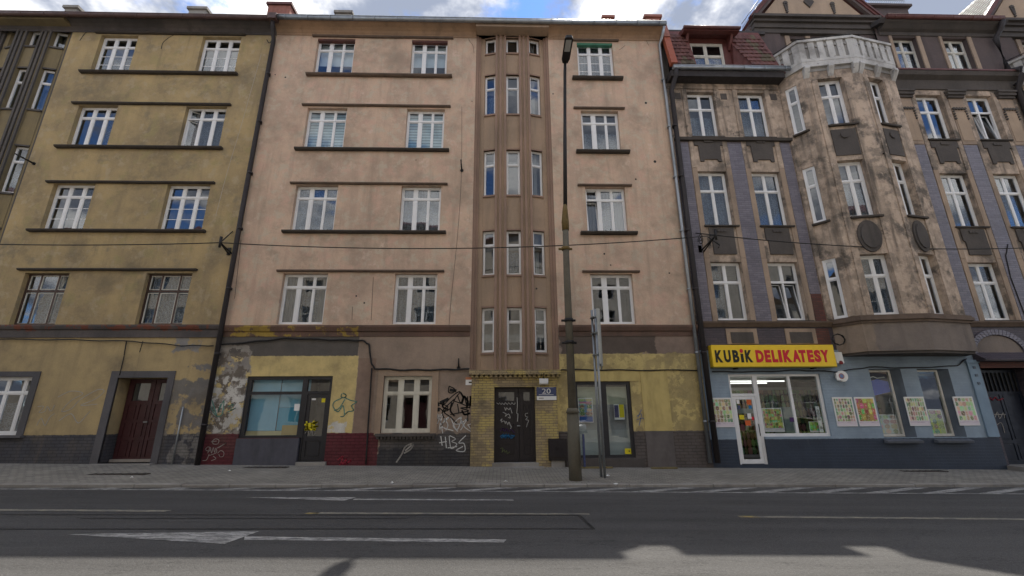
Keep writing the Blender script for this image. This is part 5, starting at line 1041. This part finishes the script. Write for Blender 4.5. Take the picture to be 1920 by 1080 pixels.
# ---------------------------------------------------------------- across the street: what the panes reflect
M['oppg']=stucco('opposite_ground_render',(.46,.42,.36),(.4,.36,.31),(.25,.22,.19),.4,(),.4)
def opposite(x0,x1,H,c,cw,ncol,label,fm):
    h=thing('tenement_house',label,'house',((x0+x1)/2,-4.5,0)); fr=Fr((x1,-4.5),(x0,-4.5)); L=x1-x0
    mat=stucco('opposite_render_'+str(int(x0)),c,tuple(v*.85 for v in c),tuple(v*.5 for v in c),.4,(),.4,None,None,.3)
    st=(H-4.6)/4; pitch=L/ncol; hs=[]
    for i in range(ncol):
        a=pitch*(i+.5)-.55
        for r_ in range(4): z=4.9+r_*st; hs.append((a,a+1.1,z,z+1.75))
        hs.append((a-.1,a+1.2,.95,2.7) if i%3!=1 else (a-.05,a+1.15,-.1,2.6))
    wall('wall',mat,h,fr,0,L,4.2,H,[q for q in hs if q[2]>4],.2); wall('ground_floor_wall',M['oppg'],h,fr,0,L,-.8,4.2,[q for q in hs if q[2]<4],.2)
    for i,q in enumerate(hs):
        if q[2]<0: panelled(h,fr,q[0],q[1],q[2],q[3],.12,M['oxblood'],[(q[0]+.12,q[1]-.12,.1,1.0),(q[0]+.12,q[1]-.12,1.15,2.0)],[(q[0]+.12,q[1]-.12,2.1,2.45)])
        else: window(h,fr,q[0],q[1],q[2],q[3],(0,.5,1),(0,.68,1),fm,.14,cur=None,bw=.08,sash=0)
    MB().box(fr,0,L,-.18,0,4.2,4.4).build('string_course',M['gablep'],h); MB().extr(fr,[(0,H-.3),(-.2,H-.2),(-.45,H),(-.45,H+.12),(0,H+.12)],0,L).build('eaves_cornice',M['gablep'],h)
    MB().extr(fr,[(-.5,H+.1),(4.5,H+2.6),(9,H+.1)],0,L).build('roof',M['roofred'],h)
    MB().box(fr,.05,L-.05,.9,1.0,-.5,H-.1).build('interior',M['roomdk'],h); MB().box(fr,0,L,8.6,8.8,-.6,H).build('rear_wall',mat,h)
    MB().box(fr,0,.1,.02,8.6,-.6,H).build('side_wall',mat,h); MB().box(fr,L-.1,L,.02,8.6,-.6,H).build('side_wall',mat,h)
opposite(-34,-13,15.2,(.66,.6,.51),1.1,7,'cream house across the street seen only mirrored in the ochre house panes','oldwhite')
opposite(-13,7,15.8,(.68,.62,.53),1.1,7,'beige house across the street seen only mirrored in the pink house panes','pvc')
opposite(7,30,15.0,(.68,.64,.57),1.1,8,'pale grey house across the street seen only mirrored in the bay house panes','pvc')
def car(loc,rz,paint,label,hatch):
    t=thing('parked_car',label,'car',(0,0,0))
    # stations along the length: x, lower z, belt z, belt half width, roof z (or None), roof half width
    st=[(-2.05,.42,.72,.62,None,0),(-2.0,.3,.86,.74,None,0),(-1.75,.24,.92,.82,None,0),(-1.0,.22,.98,.85,None,0),(-.3,.22,1.0,.86,None,0),(1.2,.22,1.0,.86,None,0),(1.75,.26,.98,.84,None,0),(2.0,.34,.92,.78,None,0),(2.06,.45,.8,.66,None,0)]
    m=MB(); m.smooth=True; k=9
    for x,z0,z1,wd,_,_ in st:
        for j in range(k):
            u=-1+2*j/(k-1); z=z1+.05*(1-u*u); m.v.append((x,u*wd,z))
        m.v+= [(x,wd*1.03,(z0+z1)/2),(x,wd*.95,z0),(x,-wd*.95,z0),(x,-wd*1.03,(z0+z1)/2)]
    n=k+4
    for i in range(len(st)-1): m.f+=[(i*n+j,i*n+(j+1)%n,(i+1)*n+(j+1)%n,(i+1)*n+j) for j in range(n)]
    m.f+=[tuple(range(n)),tuple(range(len(st)*n-1,(len(st)-1)*n-1,-1))]
    pm=plain('car_paint_'+label.split()[0],paint,.25,.2,.03,2,.0,.6,.05); parts=[m.build('body',pm,t)]
    rear=1.75 if hatch else 1.45
    cab=[(-.95,.98,.74),(-.15,1.47,.6),(.7,1.5,.6),(rear-.45,1.42,.58),(rear,1.0,.7)]
    g=MB()
    for x,z,wd in cab: g.v+=[(x,wd,z),(x,-wd,z)]
    lo=[(x,s*.82,.97) for x,_,_ in cab for s in (1,-1)]; g.v+=lo; q=len(cab)
    for i in range(q-1):
        g.f+=[(2*i,2*i+1,2*i+3,2*i+2),(2*q+2*i,2*i,2*i+2,2*q+2*i+2),(2*i+1,2*q+2*i+1,2*q+2*i+3,2*i+3)]
    parts.append(g.build('glasshouse',glassmat('car_glass_'+label.split()[0],(.08,.09,.1),.1),t))
    r_=MB(); r_.v=[(-.2,.6,1.475),(-.2,-.6,1.475),(.7,-.61,1.515),(.7,.61,1.515),(rear-.42,.58,1.43),(rear-.42,-.58,1.43),(.25,0,1.54)]; r_.f=[(0,1,6),(1,2,6),(2,3,6),(3,0,6),(3,2,5,4)]
    parts.append(r_.build('roof',pm,t))
    for s in (1,-1):
        p=MB(); p.tube([(-.95,s*.75,.99),(-.18,s*.61,1.48),(.7,s*.61,1.51),(rear-.43,s*.59,1.43),(rear,s*.72,1.0)],.035,6); parts.append(p.build('pillar',pm,t))
        parts.append(MB().tube([(.35,s*.83,1.0),(.4,s*.615,1.5)],.03,6).build('pillar',M['dark'],t))
        parts.append(MB().box(ID,-.85,-.7,min(s*.84,s*1.0),max(s*.84,s*1.0),.98,1.1).build('mirror',pm,t))
        parts.append(MB().box(ID,-2.04,-1.86,min(s*.42,s*.74),max(s*.42,s*.74),.62,.78).build('headlight',solid('lamp_clear',(.6,.62,.65),.15),t)); parts.append(MB().box(ID,1.92,2.05,min(s*.5,s*.77),max(s*.5,s*.77),.7,.92).build('tail_light',M['siren'],t))
        for x in (-1.3,1.25):
            wl=MB().tube([(x,s*.68,.3),(x,s*.89,.3)],.31,18).build('tyre',plain('tyre_rubber',(.015,.015,.015),.9),t); MB().tube([(x,s*.885,.3),(x,s*.9,.3)],.2,14).build('rim',M['galv'],wl); parts.append(wl)
    parts.append(MB().box(ID,-2.12,-2.0,-.7,.7,.3,.5).build('bumper',M['dark'],t)); parts.append(MB().box(ID,2.0,2.12,-.7,.7,.32,.52).build('bumper',M['dark'],t))
    t.location=loc; t.rotation_euler=(0,0,rz)
    return t
car((12.9,6.9,gz(12.9,-.12)),0.,(.35,.42,.02),'lime green hatchback on the road mirrored in the shop door',True)
car((3.55,-2.2,gz(3.55,-.03)),0.,(.5,.51,.52),'silver car parked across the street mirrored in the yellow shopfront',False)
